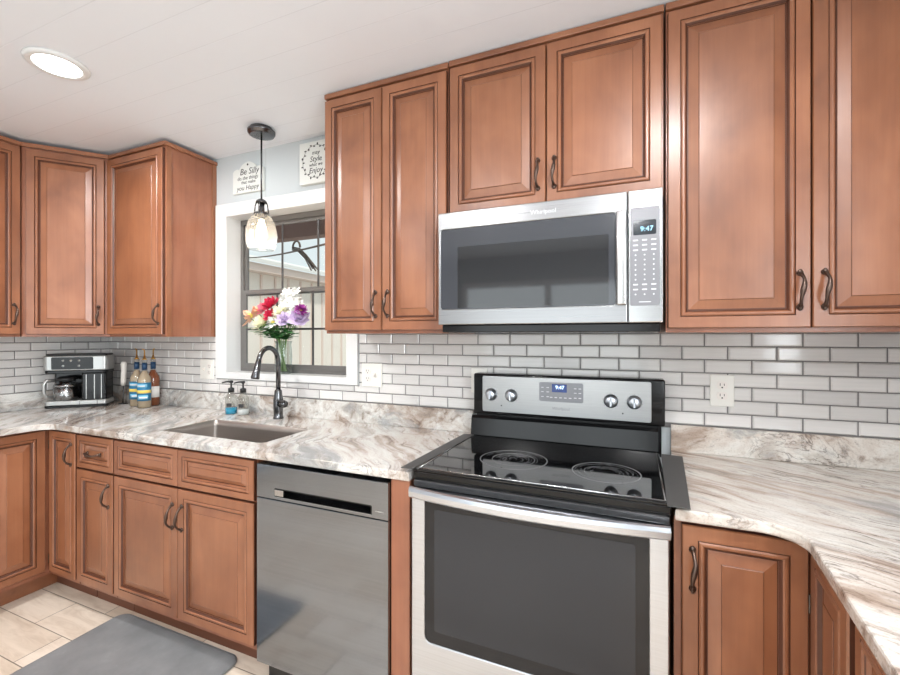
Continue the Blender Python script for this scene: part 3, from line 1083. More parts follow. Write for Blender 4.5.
h.build('pocket_handle', 'black', t)
MB().box(0.091, 0.134, -0.6484, -0.640, 0.7565, 0.780, 0.001).build('latch_plate', 'steel_bright', t)
MB().box(0.091, 0.5215, -0.6496, -0.6445, 0.7515, 0.7545, 0.001).build('handle_lip', 'steel_bright', t)
MB().box(0.538, 0.568, -0.6486, -0.648, 0.766, 0.769).build('badge', 'silver', t)
MB().box(0.006, W - 0.006, -0.59, -0.52, 0.0, 0.099).build('kick_plate', 'blackplastic', t)

# ------------------------------------------------------------------ stove
TH = R(-0.6)
rg = thing('electric_range', 'freestanding steel electric stove with black glass cooktop', 'stove', (0.390, -0.020, 0), TH)
hw = 0.375
MB().box(-hw, hw, -0.600, 0, 0.03, 0.900, 0.002).build('body', 'black', rg)
MB().box(-hw + 0.02, hw - 0.02, -0.56, -0.02, 0.0, 0.0295).build('plinth', 'blackplastic', rg)
CT = -0.622
cook = MB().slab(rrect(-hw, hw, CT, -0.075, 0.008), 0.9005, 0.9255, axis='z', bev=0.003).build('cooktop', 'blackglass', rg)
e = MB()
e.tube([(-hw + 0.012, CT + 0.012, 0.926), (hw - 0.012, CT + 0.012, 0.926)], 0.0022, 6)
for sx in (-1, 1):
    e.tube([(sx * (hw - 0.012), CT + 0.012, 0.926), (sx * (hw - 0.012), -0.085, 0.926)], 0.0022, 6)
e.build('trim_rim', 'steel_bright', cook)


def annulus(mb, cx, cy, r0, r1, z0, z1, n=56, a0=0.0, a1=360.0):
    full = a1 - a0 >= 359.9
    k = n if full else n + 1
    pts = [R(a0 + (a1 - a0) * i / n) for i in range(k)]
    t = bmesh.new()
    A = [[t.verts.new((cx + r * math.cos(a), cy + r * math.sin(a), z)) for a in pts] for r, z in ((r0, z0), (r0, z1), (r1, z1), (r1, z0))]
    for j in range(4):
        B, Cc = A[j], A[(j + 1) % 4]
        for i in range(k if full else k - 1):
            t.faces.new([B[i], B[(i + 1) % k], Cc[(i + 1) % k], Cc[i]])
    mb._merge(t, 0, False)


def burner(x, y, r, r2=None):
    m = MB()
    annulus(m, x, y, r - 0.0035, r, 0.9254, 0.9260)
    if r2:
        annulus(m, x, y, r2 - 0.002, r2, 0.9254, 0.9260)
    bo = m.build('burner_ring', 'burnmark', cook)
    m = MB()
    for i in range(90):
        a = random.uniform(0, 360)
        rad = r * (random.uniform(0.06, 0.55) if r2 and i % 3 else random.uniform(0.3, 0.92))
        annulus(m, x, y, rad, rad + random.uniform(0.0006, 0.0022), 0.9254, 0.9257, 10, a, a + random.uniform(8, 60))
    m.build('scuff_marks', 'burnhaze', bo)


burner(-0.103, -0.392, 0.118, 0.075)
burner(0.205, -0.415, 0.105)
MB().box(-hw, hw, CT - 0.004, -0.6002, 0.895, 0.9002, 0.002).box(-hw, hw, CT - 0.006, CT + 0.003, 0.8995, 0.919, 0.003).build('front_lip', 'black', rg)
MB().box(-hw + 0.004, hw - 0.004, -0.636, -0.6002, 0.874, 0.8945, 0.003).build('vent_strip', 'ventgrey', rg)
# oven door
dz0, dz1 = 0.215, 0.870
dr = MB().slab([(-hw + 0.006, dz0), (hw - 0.006, dz0), (hw - 0.006, dz1), (-hw + 0.006, dz1)], -0.652, -0.602,
               holes=[rrect(-hw + 0.052, hw - 0.052, 0.392, 0.856, 0.022)], axis='y', bev=0.003).build('oven_door', 'steel_bow', rg)
MB().slab(rrect(-hw + 0.0525, hw - 0.0525, 0.3925, 0.8555, 0.0215), -0.650, -0.625, axis='y').build('oven_window', 'ovenglass', dr)
MB().slab(rrect(-hw + 0.085, hw - 0.085, 0.432, 0.815, 0.006), -0.6506, -0.6495, axis='y').build('window_screen', 'ovenglass2', dr)
# bowed handle
hb = bmesh.new()
n = 24
prof = [(0, 0.851), (0.006, 0.847), (0.014, 0.847), (0.019, 0.852), (0.020, 0.868), (0.017, 0.879), (0.010, 0.882), (0.002, 0.879)]
ls = []
for i in range(n + 1):
    u = -1 + 2 * i / n
    yb = -0.650 - 0.024 * (1 - u * u)
    ls.append([hb.verts.new((u * (hw - 0.004), yb - a, z - 0.004 * (1 - u * u))) for a, z in prof])
for A, B in zip(ls[:-1], ls[1:]):
    for k in range(len(prof)):
        hb.faces.new([A[k], A[(k + 1) % 8], B[(k + 1) % 8], B[k]])
hb.faces.new(ls[0])
hb.faces.new(ls[-1][::-1])
m = MB()
m._merge(hb, 0, False)
m.box(-hw + 0.002, -hw + 0.03, -0.664, -0.651, 0.854, 0.868, 0.002).box(hw - 0.03, hw - 0.002, -0.664, -0.651, 0.854, 0.868, 0.002)
m.build('handle', 'steel_bow', dr)
MB().slab([(-hw + 0.006, 0.05), (hw - 0.006, 0.05), (hw - 0.006, 0.206), (-hw + 0.006, 0.206)], -0.65, -0.602, axis='y', bev=0.003).build('storage_drawer', 'steel_bow', rg)
# backguard
bgd = MB().box(-0.381, 0.383, -0.075, -0.002, 1.018, 1.196, 0.008, seg=3).box(-hw + 0.004, hw - 0.004, -0.062, -0.004, 0.9005, 1.02).build('backguard', 'black', rg)
MB().slab([(-0.070, 0.9255), (-0.095, 0.928), (-0.085, 1.0), (-0.075, 1.012), (-0.062, 1.012), (-0.062, 0.9255)], -hw + 0.002, hw - 0.002, axis='x').build('vent_riser', 'black', rg)
cp = MB().slab(rrect(-0.338, 0.336, 1.031, 1.186, 0.008), -0.0785, -0.0745, axis='y', bev=0.001).build('control_panel', 'steel_range', bgd)
bgd.location.x = 0.014
MB().slab(rrect(-0.088, 0.088, 1.090, 1.170, 0.008), -0.0798, -0.0783, axis='y').build('keypad', 'panelgrey', cp)
MB().box(-0.036, 0.024, -0.0806, -0.0796, 1.130, 1.163, 0.001).build('display', 'bluescreen', cp)
text('clock_digits', '9:47', 0.021, 'digit', cp, (-0.004, -0.0808, 1.149))
for i in range(5):
    MB().box(-0.044 + i * 0.019, -0.034 + i * 0.019, -0.0802, -0.0796, 1.106, 1.1095).build('key_label', 'key', cp)
for sx in (-0.08, -0.058, 0.052, 0.070):
    for sz in (1.108, 1.128, 1.146):
        MB().box(sx, sx + 0.010, -0.0802, -0.0796, sz, sz + 0.003).build('key_label', 'key', cp)
text('badge_text', 'Whirlpool', 0.017, 'panelgrey', cp, (0.0, -0.0787, 1.062))
for kx in (-0.298, -0.208, 0.192, 0.276):
    kb = MB().lathe([(0, 0), (0.027, 0), (0.027, 0.002), (0.0215, 0.004), (0.020, 0.020), (0.018, 0.023), (0, 0.023)], (kx, -0.0785, 1.106), 28, axis='y')
    kb.box(kx - 0.0045, kx + 0.0045, -0.1075, -0.099, 1.106 - 0.0195, 1.106 + 0.0195, 0.002)
    ko = kb.build('knob', 'steel_bow', cp)
    MB().box(kx - 0.001, kx + 0.001, -0.1082, -0.1074, 1.108, 1.1245).build('pointer_mark', 'ink', ko)
for kx in (-0.298, -0.208, 0.192, 0.276):
    k = MB()
    for a in range(-130, 131, 26):
        k.box(kx + 0.030 * math.sin(R(a)) - 0.0009, kx + 0.030 * math.sin(R(a)) + 0.0009, -0.0791, -0.0784, 1.106 + 0.030 * math.cos(R(a)) - 0.0009, 1.106 + 0.030 * math.cos(R(a)) + 0.0009)
    k.build('dial_scale', 'ink', cp)
for kx in (-0.252, 0.235):
    MB().lathe([(0, 0.0), (0.003, 0), (0.003, 0.0006), (0, 0.0006)], (kx, -0.0785, 1.06), 10, axis='y').build('burner_light', 'ink', cp)

# silicone strips that bridge the gaps beside the stove
def strip(pts, label):
    c = (sum(p[0] for p in pts) / 4, sum(p[1] for p in pts) / 4)
    o = MB().slab(rel(pts, c), 0, 0.0022, axis='z', bev=0.0006).build('gap_cover', 'gapcover', None, (c[0], c[1], 0.9262))
    tag(o, label, 'gap cover', 'stove gap covers')


strip([(-0.036, -0.650), (0.008, -0.650), (0.034, -0.115), (-0.014, -0.112)], 'grey strip covering the gap between stove and countertop, left of the cooktop')
strip([(0.748, -0.672), (0.800, -0.672), (0.838, -0.150), (0.768, -0.145)], 'grey strip covering the gap between stove and countertop, right of the cooktop')

# ------------------------------------------------------------------ microwave
t = thing('microwave_oven', 'steel over-the-range microwave with dark window and grey keypad', 'microwave', (-0.004, -0.001, 1.374))
W = 0.760
MB().box(0.004, W - 0.004, -0.385, 0, 0.028, 0.4495, 0.002).build('body', 'blackplastic', t)
m = MB().box(0.006, W - 0.006, -0.392, -0.012, 0.0, 0.0278, 0.003)
m.build('vent_base', 'black', t)
for i in range(3):
    MB().box(0.12 + i * 0.23, 0.20 + i * 0.23, -0.30, -0.25, -0.002, 0.001).build('grease_filter', 'panelgrey', t)
dr = MB().slab([(0.0, 0.029), (0.658, 0.029), (0.658, 0.447), (0.0, 0.447)], -0.417, -0.3855, holes=[rrect(0.011, 0.624, 0.086, 0.384, 0.008)], axis='y', bev=0.003).build('door', 'steel', t)
MB().slab(rrect(0.0115, 0.6235, 0.0865, 0.3835, 0.0078), -0.4155, -0.40, axis='y').build('glass_front', 'mwglass', dr)
MB().slab(rrect(0.078, 0.602, 0.090, 0.316, 0.004), -0.4162, -0.4152, axis='y').build('window_screen', 'mwglass2', dr)
MB().box(0.6255, 0.6565, -0.432, -0.4172, 0.084, 0.386, 0.006, seg=3).build('handle', 'steel_v', dr)
text('badge_text', 'Whirlpool', 0.021, 'key', dr, (0.392, -0.4174, 0.412))
pn = MB().slab([(0.6605, 0.029), (W, 0.029), (W, 0.447), (0.6605, 0.447)], -0.417, -0.3855, axis='y', bev=0.003).build('control_panel', 'steel_bright', t)
MB().slab(rrect(0.666, 0.751, 0.082, 0.392, 0.006), -0.4182, -0.4168, axis='y').build('keypad', 'panelgrey', pn)
MB().slab(rrect(0.675, 0.741, 0.304, 0.350, 0.004), -0.4188, -0.418, axis='y').build('display', 'screen', pn)
text('clock_digits', '9:47', 0.022, 'digit_dim', pn, (0.714, -0.419, 0.322))
for r_ in range(12):
    for c_ in range(3):
        w_ = 0.014 if r_ in (0, 1, 2, 9, 10) else 0.004
        x = 0.682 + c_ * 0.026
        z = 0.288 - r_ * 0.0155
        MB().box(x - w_ / 2, x + w_ / 2, -0.4187, -0.418, z - 0.002, z + 0.002).build('key_label', 'key', pn)
MB().box(0.692, 0.726, -0.4187, -0.418, 0.0925, 0.095).build('key_label', 'key', pn)

# ------------------------------------------------------------------ outlets and switch
def plate(name, label, cat, x, z, w, h, kinds, grp='wall plates'):
    t = thing(name, label, cat, (x, -0.0076, z), 0, grp)
    pl = MB().slab(rrect(-w / 2, w / 2, 0, h, 0.003), -0.006, 0, axis='y', bev=0.002).build('cover_plate', 'whiteplastic', t)
    n = len(kinds)
    for i, kd in enumerate(kinds):
        cx = (i - (n - 1) / 2) * 0.046
        if kd == 'outlet':
            for cz in (h / 2 - 0.0195, h / 2 + 0.0195):
                o = MB().slab(rrect(cx - 0.017, cx + 0.017, cz - 0.0145, cz + 0.0145, 0.010), -0.0075, -0.0058, axis='y').build('socket', 'socket', t)
                MB().box(cx - 0.0078, cx - 0.0056, -0.0079, -0.0073, cz - 0.001, cz + 0.0085).box(cx + 0.0056, cx + 0.0078, -0.0079, -0.0073, cz - 0.0005, cz + 0.0075).lathe(
                    [(0, 0), (0.0028, 0), (0.0028, 0.0006), (0, 0.0006)], (cx, -0.0073, cz - 0.0075), 10, axis='y').build('slots', 'slot', o)
        else:
            MB().slab([(-0.0058, h / 2 - 0.012), (-0.0058, h / 2 + 0.012), (-0.011, h / 2 + 0.009), (-0.019, h / 2 + 0.006), (-0.018, h / 2 + 0.001), (-0.010, h / 2 - 0.006)], cx - 0.0045, cx + 0.0045,
                      axis='x').build('toggle', 'socket', t)
    return t


plate('wall_outlet', 'white wall outlet on the tiles right of the stove', 'outlet', 0.984, 1.096, 0.078, 0.118, ['outlet'])
plate('outlet_switch_plate', 'wide white plate with outlet and switch right of the window', 'outlet', -0.560, 1.100, 0.122, 0.120, ['outlet', 'switch'])
plate('light_switch', 'white switch plate left of the window', 'light switch', -1.760, 1.095, 0.118, 0.120, ['switch', 'outlet'])
plate('wall_outlet', 'pale wall plate mostly hidden behind the left end of the stove backguard', 'outlet', 0.022, 1.098, 0.078, 0.115, ['outlet'])

# ------------------------------------------------------------------ ceiling lights
def recessed(x, y, label, power=19):
    t = thing('recessed_light', label, 'ceiling light', (x, y, ZC - 0.012), 0, 'round recessed ceiling lights')
    MB().lathe([(0.076, 0.0035), (0.078, 0.001), (0.095, 0.0), (0.102, 0.006), (0.104, 0.0118), (0.076, 0.0118)], (0, 0, 0), 40, closed=True).build('trim_ring', 'whitepaint', t)
    MB().lathe([(0, 0.003), (0.0765, 0.003), (0.0765, 0.008), (0, 0.008)], (0, 0, 0), 40).build('diffuser', 'lamp', t)
    l = bpy.data.lights.new('lamp_light', 'AREA')
    l.shape = 'DISK'
    l.size = 0.15
    l.energy = power
    l.color = (0.99, 0.985, 0.985)
    o = bpy.data.objects.new('lamp_light', l)
    COL.objects.link(o)
    o.parent = t
    o.location = (0, 0, -0.004)
    return t


recessed(-1.463, -0.905, 'round flush ceiling light glowing white above the left counter run')
recessed(0.87, -1.35, 'round flush ceiling light above the camera, out of the picture')
recessed(-1.463, -3.0, 'round flush ceiling light at the far left of the room, out of the picture')
recessed(0.7, -3.0, 'round flush ceiling light at the rear right of the room, out of the picture')
recessed(-0.4, -2.2, 'round flush ceiling light added as fill in the middle of the room, behind the camera')  # unseen extra lamp, added for more ambient light

# pendant
t = thing('pendant_light', 'glass jar pendant light on a dark rod, glowing in front of the window', 'pendant light', (-1.125, -0.190, 1.812))
zc = ZC - 1.812
MB().lathe([(0, zc - 0.040), (0.052, zc - 0.040), (0.063, zc - 0.036), (0.064, zc - 0.028), (0.068, zc - 0.027), (0.069, zc - 0.016), (0.062, zc - 0.012), (0.056, zc - 0.0005), (0, zc - 0.0005)], (0, 0, 0), 32).build('canopy', 'gun', t)
MB().tube([(0, 0, 0.268), (0, 0, zc - 0.039)], 0.0045, 10).build('rod', 'gun', t)
m = MB().lathe([(0, 0.274), (0.008, 0.272), (0.024, 0.262), (0.028, 0.254), (0.028, 0.250), (0, 0.250)], (0, 0, 0), 20)
m.lathe([(0.036, 0.196), (0.038, 0.192), (0.038, 0.184), (0.034, 0.184), (0.034, 0.194)], (0, 0, 0), 24, closed=True)
for a in range(4):
    x, y = math.cos(a * PI / 2 + 0.5), math.sin(a * PI / 2 + 0.5)
    m.tube([(0.026 * x, 0.026 * y, 0.252), (0.031 * x, 0.031 * y, 0.235), (0.036 * x, 0.036 * y, 0.192)], 0.0035, 6)
m.build('shade_holder', 'gun', t)
MB().lathe([(0, 0.250), (0.015, 0.250), (0.016, 0.200), (0.013, 0.165), (0, 0.163)], (0, 0, 0), 16).build('socket', 'gun', t)
pr_ = [(0.034, 0.200), (0.036, 0.192), (0.049, 0.178), (0.064, 0.150), (0.075, 0.112), (0.079, 0.080), (0.076, 0.045), (0.068, 0.016), (0.062, 0.004),
       (0.060, 0.004), (0.066, 0.018), (0.0735, 0.046), (0.0765, 0.080), (0.0725, 0.111), (0.062, 0.148), (0.048, 0.175), (0.034, 0.190)]
MB().lathe(pr_, (0, 0, 0), 32, closed=True).build('glass_shade', 'shadeglass', t)
MB().lathe([(0, 0.165), (0.012, 0.162), (0.014, 0.15), (0.022, 0.125), (0.027, 0.10), (0.027, 0.075), (0.020, 0.052), (0, 0.044)], (0, 0, 0), 20).build('bulb', 'bulb', t)
l = bpy.data.lights.new('lamp_light', 'POINT')
l.energy = 2.2
l.color = (1, 0.9, 0.76)
l.shadow_soft_size = 0.03
o = bpy.data.objects.new('lamp_light', l)
COL.objects.link(o)
o.parent = t
o.location = (0, 0, 0.02)

# ------------------------------------------------------------------ signs
t = thing('wall_sign', 'white scallop-topped wooden sign with black lettering, left of the pendant rod', 'sign', (-1.412, -0.0005, 2.210))
out = [(-0.12, 0), (0.12, 0), (0.12, 0.130)] + [(0.105, 0.142), (0.085, 0.146), (0.070, 0.140), (0.062, 0.152), (0.045, 0.166), (0.02, 0.178), (0.0, 0.182), (-0.02, 0.178), (-0.045, 0.166), (-0.062, 0.152), (-0.070, 0.140),
       (-0.085, 0.146), (-0.105, 0.142), (-0.12, 0.130)]
b = MB().slab(out, -0.018, 0, axis='y', bev=0.002).build('board', ['signwhite'], t)
MB().lathe([(0, 0), (0.006, 0), (0.006, 0.001), (0, 0.001)], (0, -0.018, 0.163), 12, axis='y').build('hanging_hole', 'ink', t)
text('lettering', 'Be Silly', 0.052, 'ink', t, (0.012, -0.0184, 0.122), shear=0.2)
text('lettering', 'do the things', 0.031, 'ink', t, (0.0, -0.0184, 0.085), shear=0.1)
text('lettering', 'that make', 0.028, 'ink', t, (0.005, -0.0184, 0.060), shear=0.1)
text('lettering', 'you Happy', 0.040, 'ink', t, (0.0, -0.0184, 0.027), shear=0.2)

t = thing('wall_sign', 'square pale sign with black wreath and lettering, against the tall wall cabinet', 'sign', (-0.908, -0.0005, 2.194))
b = MB().box(-0.112, 0.112, -0.024, 0, 0, 0.228, 0.002).build('board', 'signwhite', t)
m = MB()
cz = 0.118
for i in range(26):
    a = 2 * PI * i / 26
    r = 0.088 + 0.006 * (-1) ** i
    x, z = r * math.cos(a), cz + r * math.sin(a)
    m.ball((x, -0.0245, z), 0.0072, (1.0 if i % 3 else 0.7, 0.12, 0.55 if i % 3 else 1.0), 8, 5)
ring = [(0.088 * math.cos(2 * PI * i / 48), -0.0244, cz + 0.088 * math.sin(2 * PI * i / 48)) for i in range(49)]
m.tube(ring, 0.0009, 5)
m.build('wreath_print', 'ink', t)
for s_, z_, sz_ in (('may', 0.165, 0.032), ('Style', 0.130, 0.042), ('what we', 0.100, 0.026), ('Enjoy', 0.068, 0.042)):
    text('lettering', s_, sz_, 'ink', t, (0.0, -0.0244, z_), shear=0.2)

# ------------------------------------------------------------------ coffee maker
t = thing('coffee_maker', 'silver and black dual coffee maker with carafe in the left counter corner', 'coffee maker', (-2.528, -0.318, 0.9145), R(43))
W, D, Hc = 0.160, 0.136, 0.335
MB().slab(rrect(-W, W, 0.0, D, 0.02), 0.0, 0.016, axis='z', bev=0.003).build('foot', 'black', t)
MB().slab(rrect(-W, W, 0.0, D - 0.004, 0.02), 0.0165, 0.044, axis='z', bev=0.004).build('base_plate', 'silver', t)
m = MB()
for x in (0.02, 0.11):
    m.box(x - 0.001, x + 0.001, -0.0006, 0.001, 0.0, 0.042)
m.build('base_seam', 'black', t)
MB().slab(rrect(-W + 0.008, W - 0.008, 0.112, D, 0.011), 0.0445, 0.214, axis='z', bev=0.002).build('back_column', 'black', t)
MB().slab(rrect(0.022, W - 0.006, 0.012, 0.1115, 0.012), 0.0445, 0.214, axis='z', bev=0.004).build('pod_brewer', 'black', t)
m = MB()
for x in (0.050, 0.092, 0.128):
    m.box(x - 0.0025, x + 0.0025, 0.0095, 0.0118, 0.05, 0.205, 0.001)
m.build('bright_strip', 'silver', t)
MB().slab(rrect(-W, W, 0.002, D, 0.022), 0.2145, 0.232, axis='z', bev=0.003).build('brew_deck', 'black', t)
hd = MB().slab(rrect(-W - 0.004, W + 0.004, -0.006, D, 0.024), 0.2325, 0.324, axis='z', bev=0.006).build('head', 'silver', t)
MB().slab(rrect(-0.118, 0.092, 0.240, 0.316, 0.008), -0.0085, -0.0055, axis='y', bev=0.001).build('display_panel', 'black', hd)
m = MB()
for x, z in ((-0.06, 0.295), (-0.02, 0.295), (0.02, 0.295), (-0.06, 0.262), (0.02, 0.262)):
    m.lathe([(0, 0), (0.007, 0), (0.006, 0.002), (0, 0.002)], (x, -0.0085, z), 14, axis='y')
m.build('button', 'silver', hd)
MB().slab(rrect(-W + 0.004, W - 0.004, 0.004, D - 0.004, 0.02), 0.3245, 0.337, axis='z', bev=0.004).build('lid', 'blackplastic', t)
cf = MB().lathe([(0, 0.0), (0.052, 0.0), (0.060, 0.006), (0.063, 0.03), (0.061, 0.085), (0.052, 0.115), (0.046, 0.122)], (-0.068, 0.052, 0.0448), 28).build('carafe', 'carafeglass', t)
MB().lathe([(0, 0.001), (0.0515, 0.001), (0.0595, 0.0065), (0.0625, 0.03), (0.0605, 0.080), (0, 0.080)], (-0.068, 0.052, 0.0448), 28).build('steel_cup', 'steel_bright', cf)
MB().lathe([(0.0615, 0.086), (0.0630, 0.086), (0.0600, 0.098), (0.0585, 0.098)], (-0.068, 0.052, 0.0448), 28, closed=True).build('steel_band', 'steel_bright', cf)
MB().lathe([(0, 0.150), (0.030, 0.148), (0.048, 0.138), (0.050, 0.122), (0, 0.1215)], (-0.068, 0.052, 0.0448), 28).build('carafe_lid', 'blackplastic', cf)
MB().tube([(-0.118, 0.035, 0.172), (-0.150, 0.012, 0.172), (-0.158, 0.006, 0.150), (-0.158, 0.006, 0.095), (-0.150, 0.012, 0.070), (-0.128, 0.03, 0.068)], 0.0095, 10, flat=(1, 1)).build('handle', 'silver', cf)

# milk frother standing by the coffee maker
t = thing('milk_frother', 'cream-handled milk frother standing between coffee maker and syrup bottles', 'frother', (-2.42, -0.110, 0.9145))
MB().lathe([(0, 0), (0.028, 0), (0.028, 0.005), (0.006, 0.009), (0, 0.009)], (0, 0, 0), 18).build('stand_base', 'gun', t)
MB().tube([(0, 0, 0.008), (0.004, 0, 0.06), (0.006, 0, 0.125)], 0.0028, 8).tube([(0.012, 0.012, 0.008), (0.015, 0.012, 0.10)], 0.002, 6).build('wire_stem', 'gun', t)
MB().tube([(0.004, 0, 0.122), (0.009, -0.002, 0.150), (0.016, -0.004, 0.215), (0.021, -0.006, 0.268), (0.022, -0.006, 0.278)], [0.011, 0.016, 0.0155, 0.017, 0.010], 14).build('handle', 'handlewhite', t)


# syrup bottles
def syrup(x, y, rz, label, liq, white=False):
    t = thing('syrup_bottle', label, 'bottle', (x, y, 0.9145), rz, 'syrup bottles with gold spouts')
    r = 0.0375
    MB().lathe([(0, 0.0), (r - 0.003, 0.0), (r, 0.004), (r, 0.175), (r - 0.004, 0.192), (0.020, 0.215), (0.0145, 0.230), (0.0135, 0.285), (0.0155, 0.287), (0.0155, 0.297), (0.012, 0.299)], (0, 0, 0), 24).build('bottle', 'bottleglass', t)
    MB().lathe([(0, 0.003), (r - 0.0022, 0.003), (r - 0.0022, 0.172), (r - 0.006, 0.188), (0.018, 0.213), (0.012, 0.229), (0, 0.229)], (0, 0, 0), 20).build('syrup', liq, t)
    lb = 'labelwhite' if white else 'labelblue'
    z0, z1 = (0.055, 0.125) if white else (0.045, 0.158)
    a = R(48) if white else R(80)

    def wrap(mb, z0, z1, rad, a0, a1, n=14):
        tt = bmesh.new()
        A = []
        for rr_, z in ((rad, z0), (rad + 0.0006, z0), (rad + 0.0006, z1), (rad, z1)):
            A.append([tt.verts.new((rr_ * math.sin(a0 + (a1 - a0) * i / n), -rr_ * math.cos(a0 + (a1 - a0) * i / n), z)) for i in range(n + 1)])
        for j in range(4):
            for i in range(n):
                tt.faces.new([A[j][i], A[j][i + 1], A[(j + 1) % 4][i + 1], A[(j + 1) % 4][i]])
        mb._merge(tt, 0, True)
        return mb
    lo = wrap(MB(), z0, z1, r + 0.0004, -a, a).build('label', lb, t)
    if not white:
        wrap(MB(), 0.092, 0.112, r + 0.0012, -a * 0.95, a * 0.95).build('gold_band', 'labelgold', lo)
        wrap(wrap(MB(), 0.128, 0.150, r + 0.0012, -a * 0.7, a * 0.5), 0.055, 0.080, r + 0.0012, -a * 0.5, a * 0.6).build('label_art', 'labelsky', lo)
        wrap(wrap(MB(), 0.134, 0.141, r + 0.002, -a * 0.55, a * 0.3), 0.062, 0.070, r + 0.002, -a * 0.3, a * 0.5).build('label_mark', 'labelwhite', lo)
    MB().lathe([(0.0139, 0.236), (0.0148, 0.236), (0.0148, 0.280), (0.0139, 0.280)], (0, 0, 0), 18, closed=True).build('neck_label', 'labelnavy', t)
    MB().lathe([(0, 0.299), (0.013, 0.299), (0.013, 0.304), (0.007, 0.308), (0.005, 0.325), (0, 0.325)], (0, 0, 0), 14).tube(
        [(0, 0, 0.32), (0, 0, 0.352), (0, -0.006, 0.362), (0, -0.030, 0.366)], [0.0035, 0.0035, 0.004, 0.003], 8).build('pour_spout', 'gold', t)


syrup(-2.258, -0.122, R(42), 'blue-labelled syrup bottle nearest the coffee maker, leftmost of three', 'syrup')
syrup(-2.136, -0.150, R(38), 'blue-labelled syrup bottle standing foremost, middle one of three', 'syrup')
syrup(-2.174, -0.0725, R(70), 'amber syrup bottle with small white label, rightmost of three', 'amber', True)

# ------------------------------------------------------------------ flowers in a vase on the sill
VX, VY, VZ = -1.190, 0.033, WZ0 + 0.0045
t = thing('flower_vase', 'clear glass vase of flowers standing on the window sill', 'vase', (VX, VY, VZ))
MB().lathe([(0, 0), (0.040, 0), (0.045, 0.004), (0.047, 0.05), (0.049, 0.10), (0.047, 0.145), (0.043, 0.17), (0.050, 0.190), (0.0485, 0.190), (0.0415, 0.17), (0.0455, 0.145), (0.0475, 0.10), (0.0455, 0.05), (0.0435, 0.010), (0, 0.010)],
           (0, 0, 0), 28).build('glass_body', 'vaseglass', t)


def petal(mb, c, d, up, L_, Wd, curl, mi):
    """one pointed petal from c along d, curling towards up"""
    side = d.cross(up).normalized()
    tt = bmesh.new()
    rows = []
    for i, (f_, wd) in enumerate(((0.0, 0.25), (0.4, 0.9), (0.75, 0.85), (1.0, 0.15))):
        p = c + d * (L_ * f_) + up * (curl * L_ * f_ * f_)
        rows.append([tt.verts.new(p - side * Wd * wd), tt.verts.new(p + up * 0.12 * Wd), tt.verts.new(p + side * Wd * wd)])
    for A, B in zip(rows[:-1], rows[1:]):
        for k in range(2):
            tt.faces.new([A[k], A[k + 1], B[k + 1], B[k]])
    mb._merge(tt, mi, True)


def blossom(mb, c, axis, rad, layers, n0, wd, mi=0, lift=0.35):
    axis = Vector(axis).normalized()
    u = axis.cross(Vector((0.3, 0.9, 0.2))).normalized()
    v = axis.cross(u)
    for j in range(layers):
        fr_ = j / max(1, layers - 1)
        el = R(-15 + 85 * fr_) if layers > 1 else R(20)
        n = max(4, int(n0 * (1 - 0.45 * fr_)))
        for k in range(n):
            a = 2 * PI * (k + 0.5 * (j % 2)) / n + random.uniform(-0.1, 0.1)
            d = (u * math.cos(a) + v * math.sin(a)) * math.cos(el) + axis * math.sin(el)
            upv = (axis * math.cos(el) - (u * math.cos(a) + v * math.sin(a)) * math.sin(el)).normalized()
            petal(mb, Vector(c), d, upv, rad * (1 - 0.25 * fr_) * random.uniform(0.9, 1.08), wd, lift, mi)


def leafblade(mb, p, d, L_, Wd, mi=0):
    d = Vector(d).normalized()
    petal(mb, Vector(p), d, (Vector((0, 0, 1)) - d * d.z + Vector((0.01, 0.02, 0))).normalized(), L_, Wd, -0.25, mi)


def flower(name, label, pos, mat, kind, rad, grp='cut flowers in the vase', center=None):
    """pos = blossom centre relative to the vase base"""
    x, y, z = pos
    a = math.atan2(y - 0.0, x) + PI
    b0 = (0.022 * math.cos(a) * 0.9, 0.022 * math.sin(a) * 0.9, 0.014)
    k = min(1.0, 0.030 / max(0.03, math.hypot(x, y)))
    nk = (x * k * 0.8, y * k * 0.8, 0.195)
    t = thing(name, label, 'flower', (VX, VY, VZ), 0, grp)
    MB().tube([b0, nk, ((nk[0] + x) / 2 * 1.05, (nk[1] + y) / 2, (0.205 + z) / 2 - 0.004), (x, y, z - rad * 0.25)], 0.0024, 6).build('stem', 'stem', t)
    ax = Vector((x * 0.9, y - 0.12, 0.16)).normalized()
    mb = MB()
    if kind == 'mum':
        blossom(mb, (x, y, z), ax, rad, 5, 18, rad * 0.13)
    elif kind == 'rose':
        blossom(mb, (x, y, z), ax, rad, 4, 8, rad * 0.40, lift=0.6)
    elif kind == 'lily':
        blossom(mb, (x, y, z), ax, rad, 2, 6, rad * 0.28, lift=0.3)
    elif kind == 'spike':
        for i in range(14):
            dd_ = Vector((random.uniform(-1, 1) * 0.028, random.uniform(-1, 1) * 0.02, -0.03 + 0.0062 * i))
            blossom(mb, Vector((x, y, z)) + dd_, ax + Vector((dd_.x * 10, -0.3, 0.3)), rad * 0.42, 2, 5, rad * 0.13)
    mb.build('petals', mat, t)
    if center:
        MB().ball((x + ax.x * 0.006, y + ax.y * 0.006, z + ax.z * 0.006), rad * 0.22, (1, 1, 1), 8, 6).build('flower_center', center, t)
    mb = MB()
    for i in range(4):
        f_ = random.uniform(0.15, 0.75)
        p = (nk[0] + (x - nk[0]) * f_, nk[1] + (y - nk[1]) * f_, 0.2 + (z - 0.2) * f_)
        an = random.uniform(0, 2 * PI)
        leafblade(mb, p, (math.cos(an), math.sin(an), random.uniform(0.0, 0.8)), random.uniform(0.035, 0.06), random.uniform(0.008, 0.014))
    mb.build('leaves', random.choice(['leaf', 'leaf2']), t)


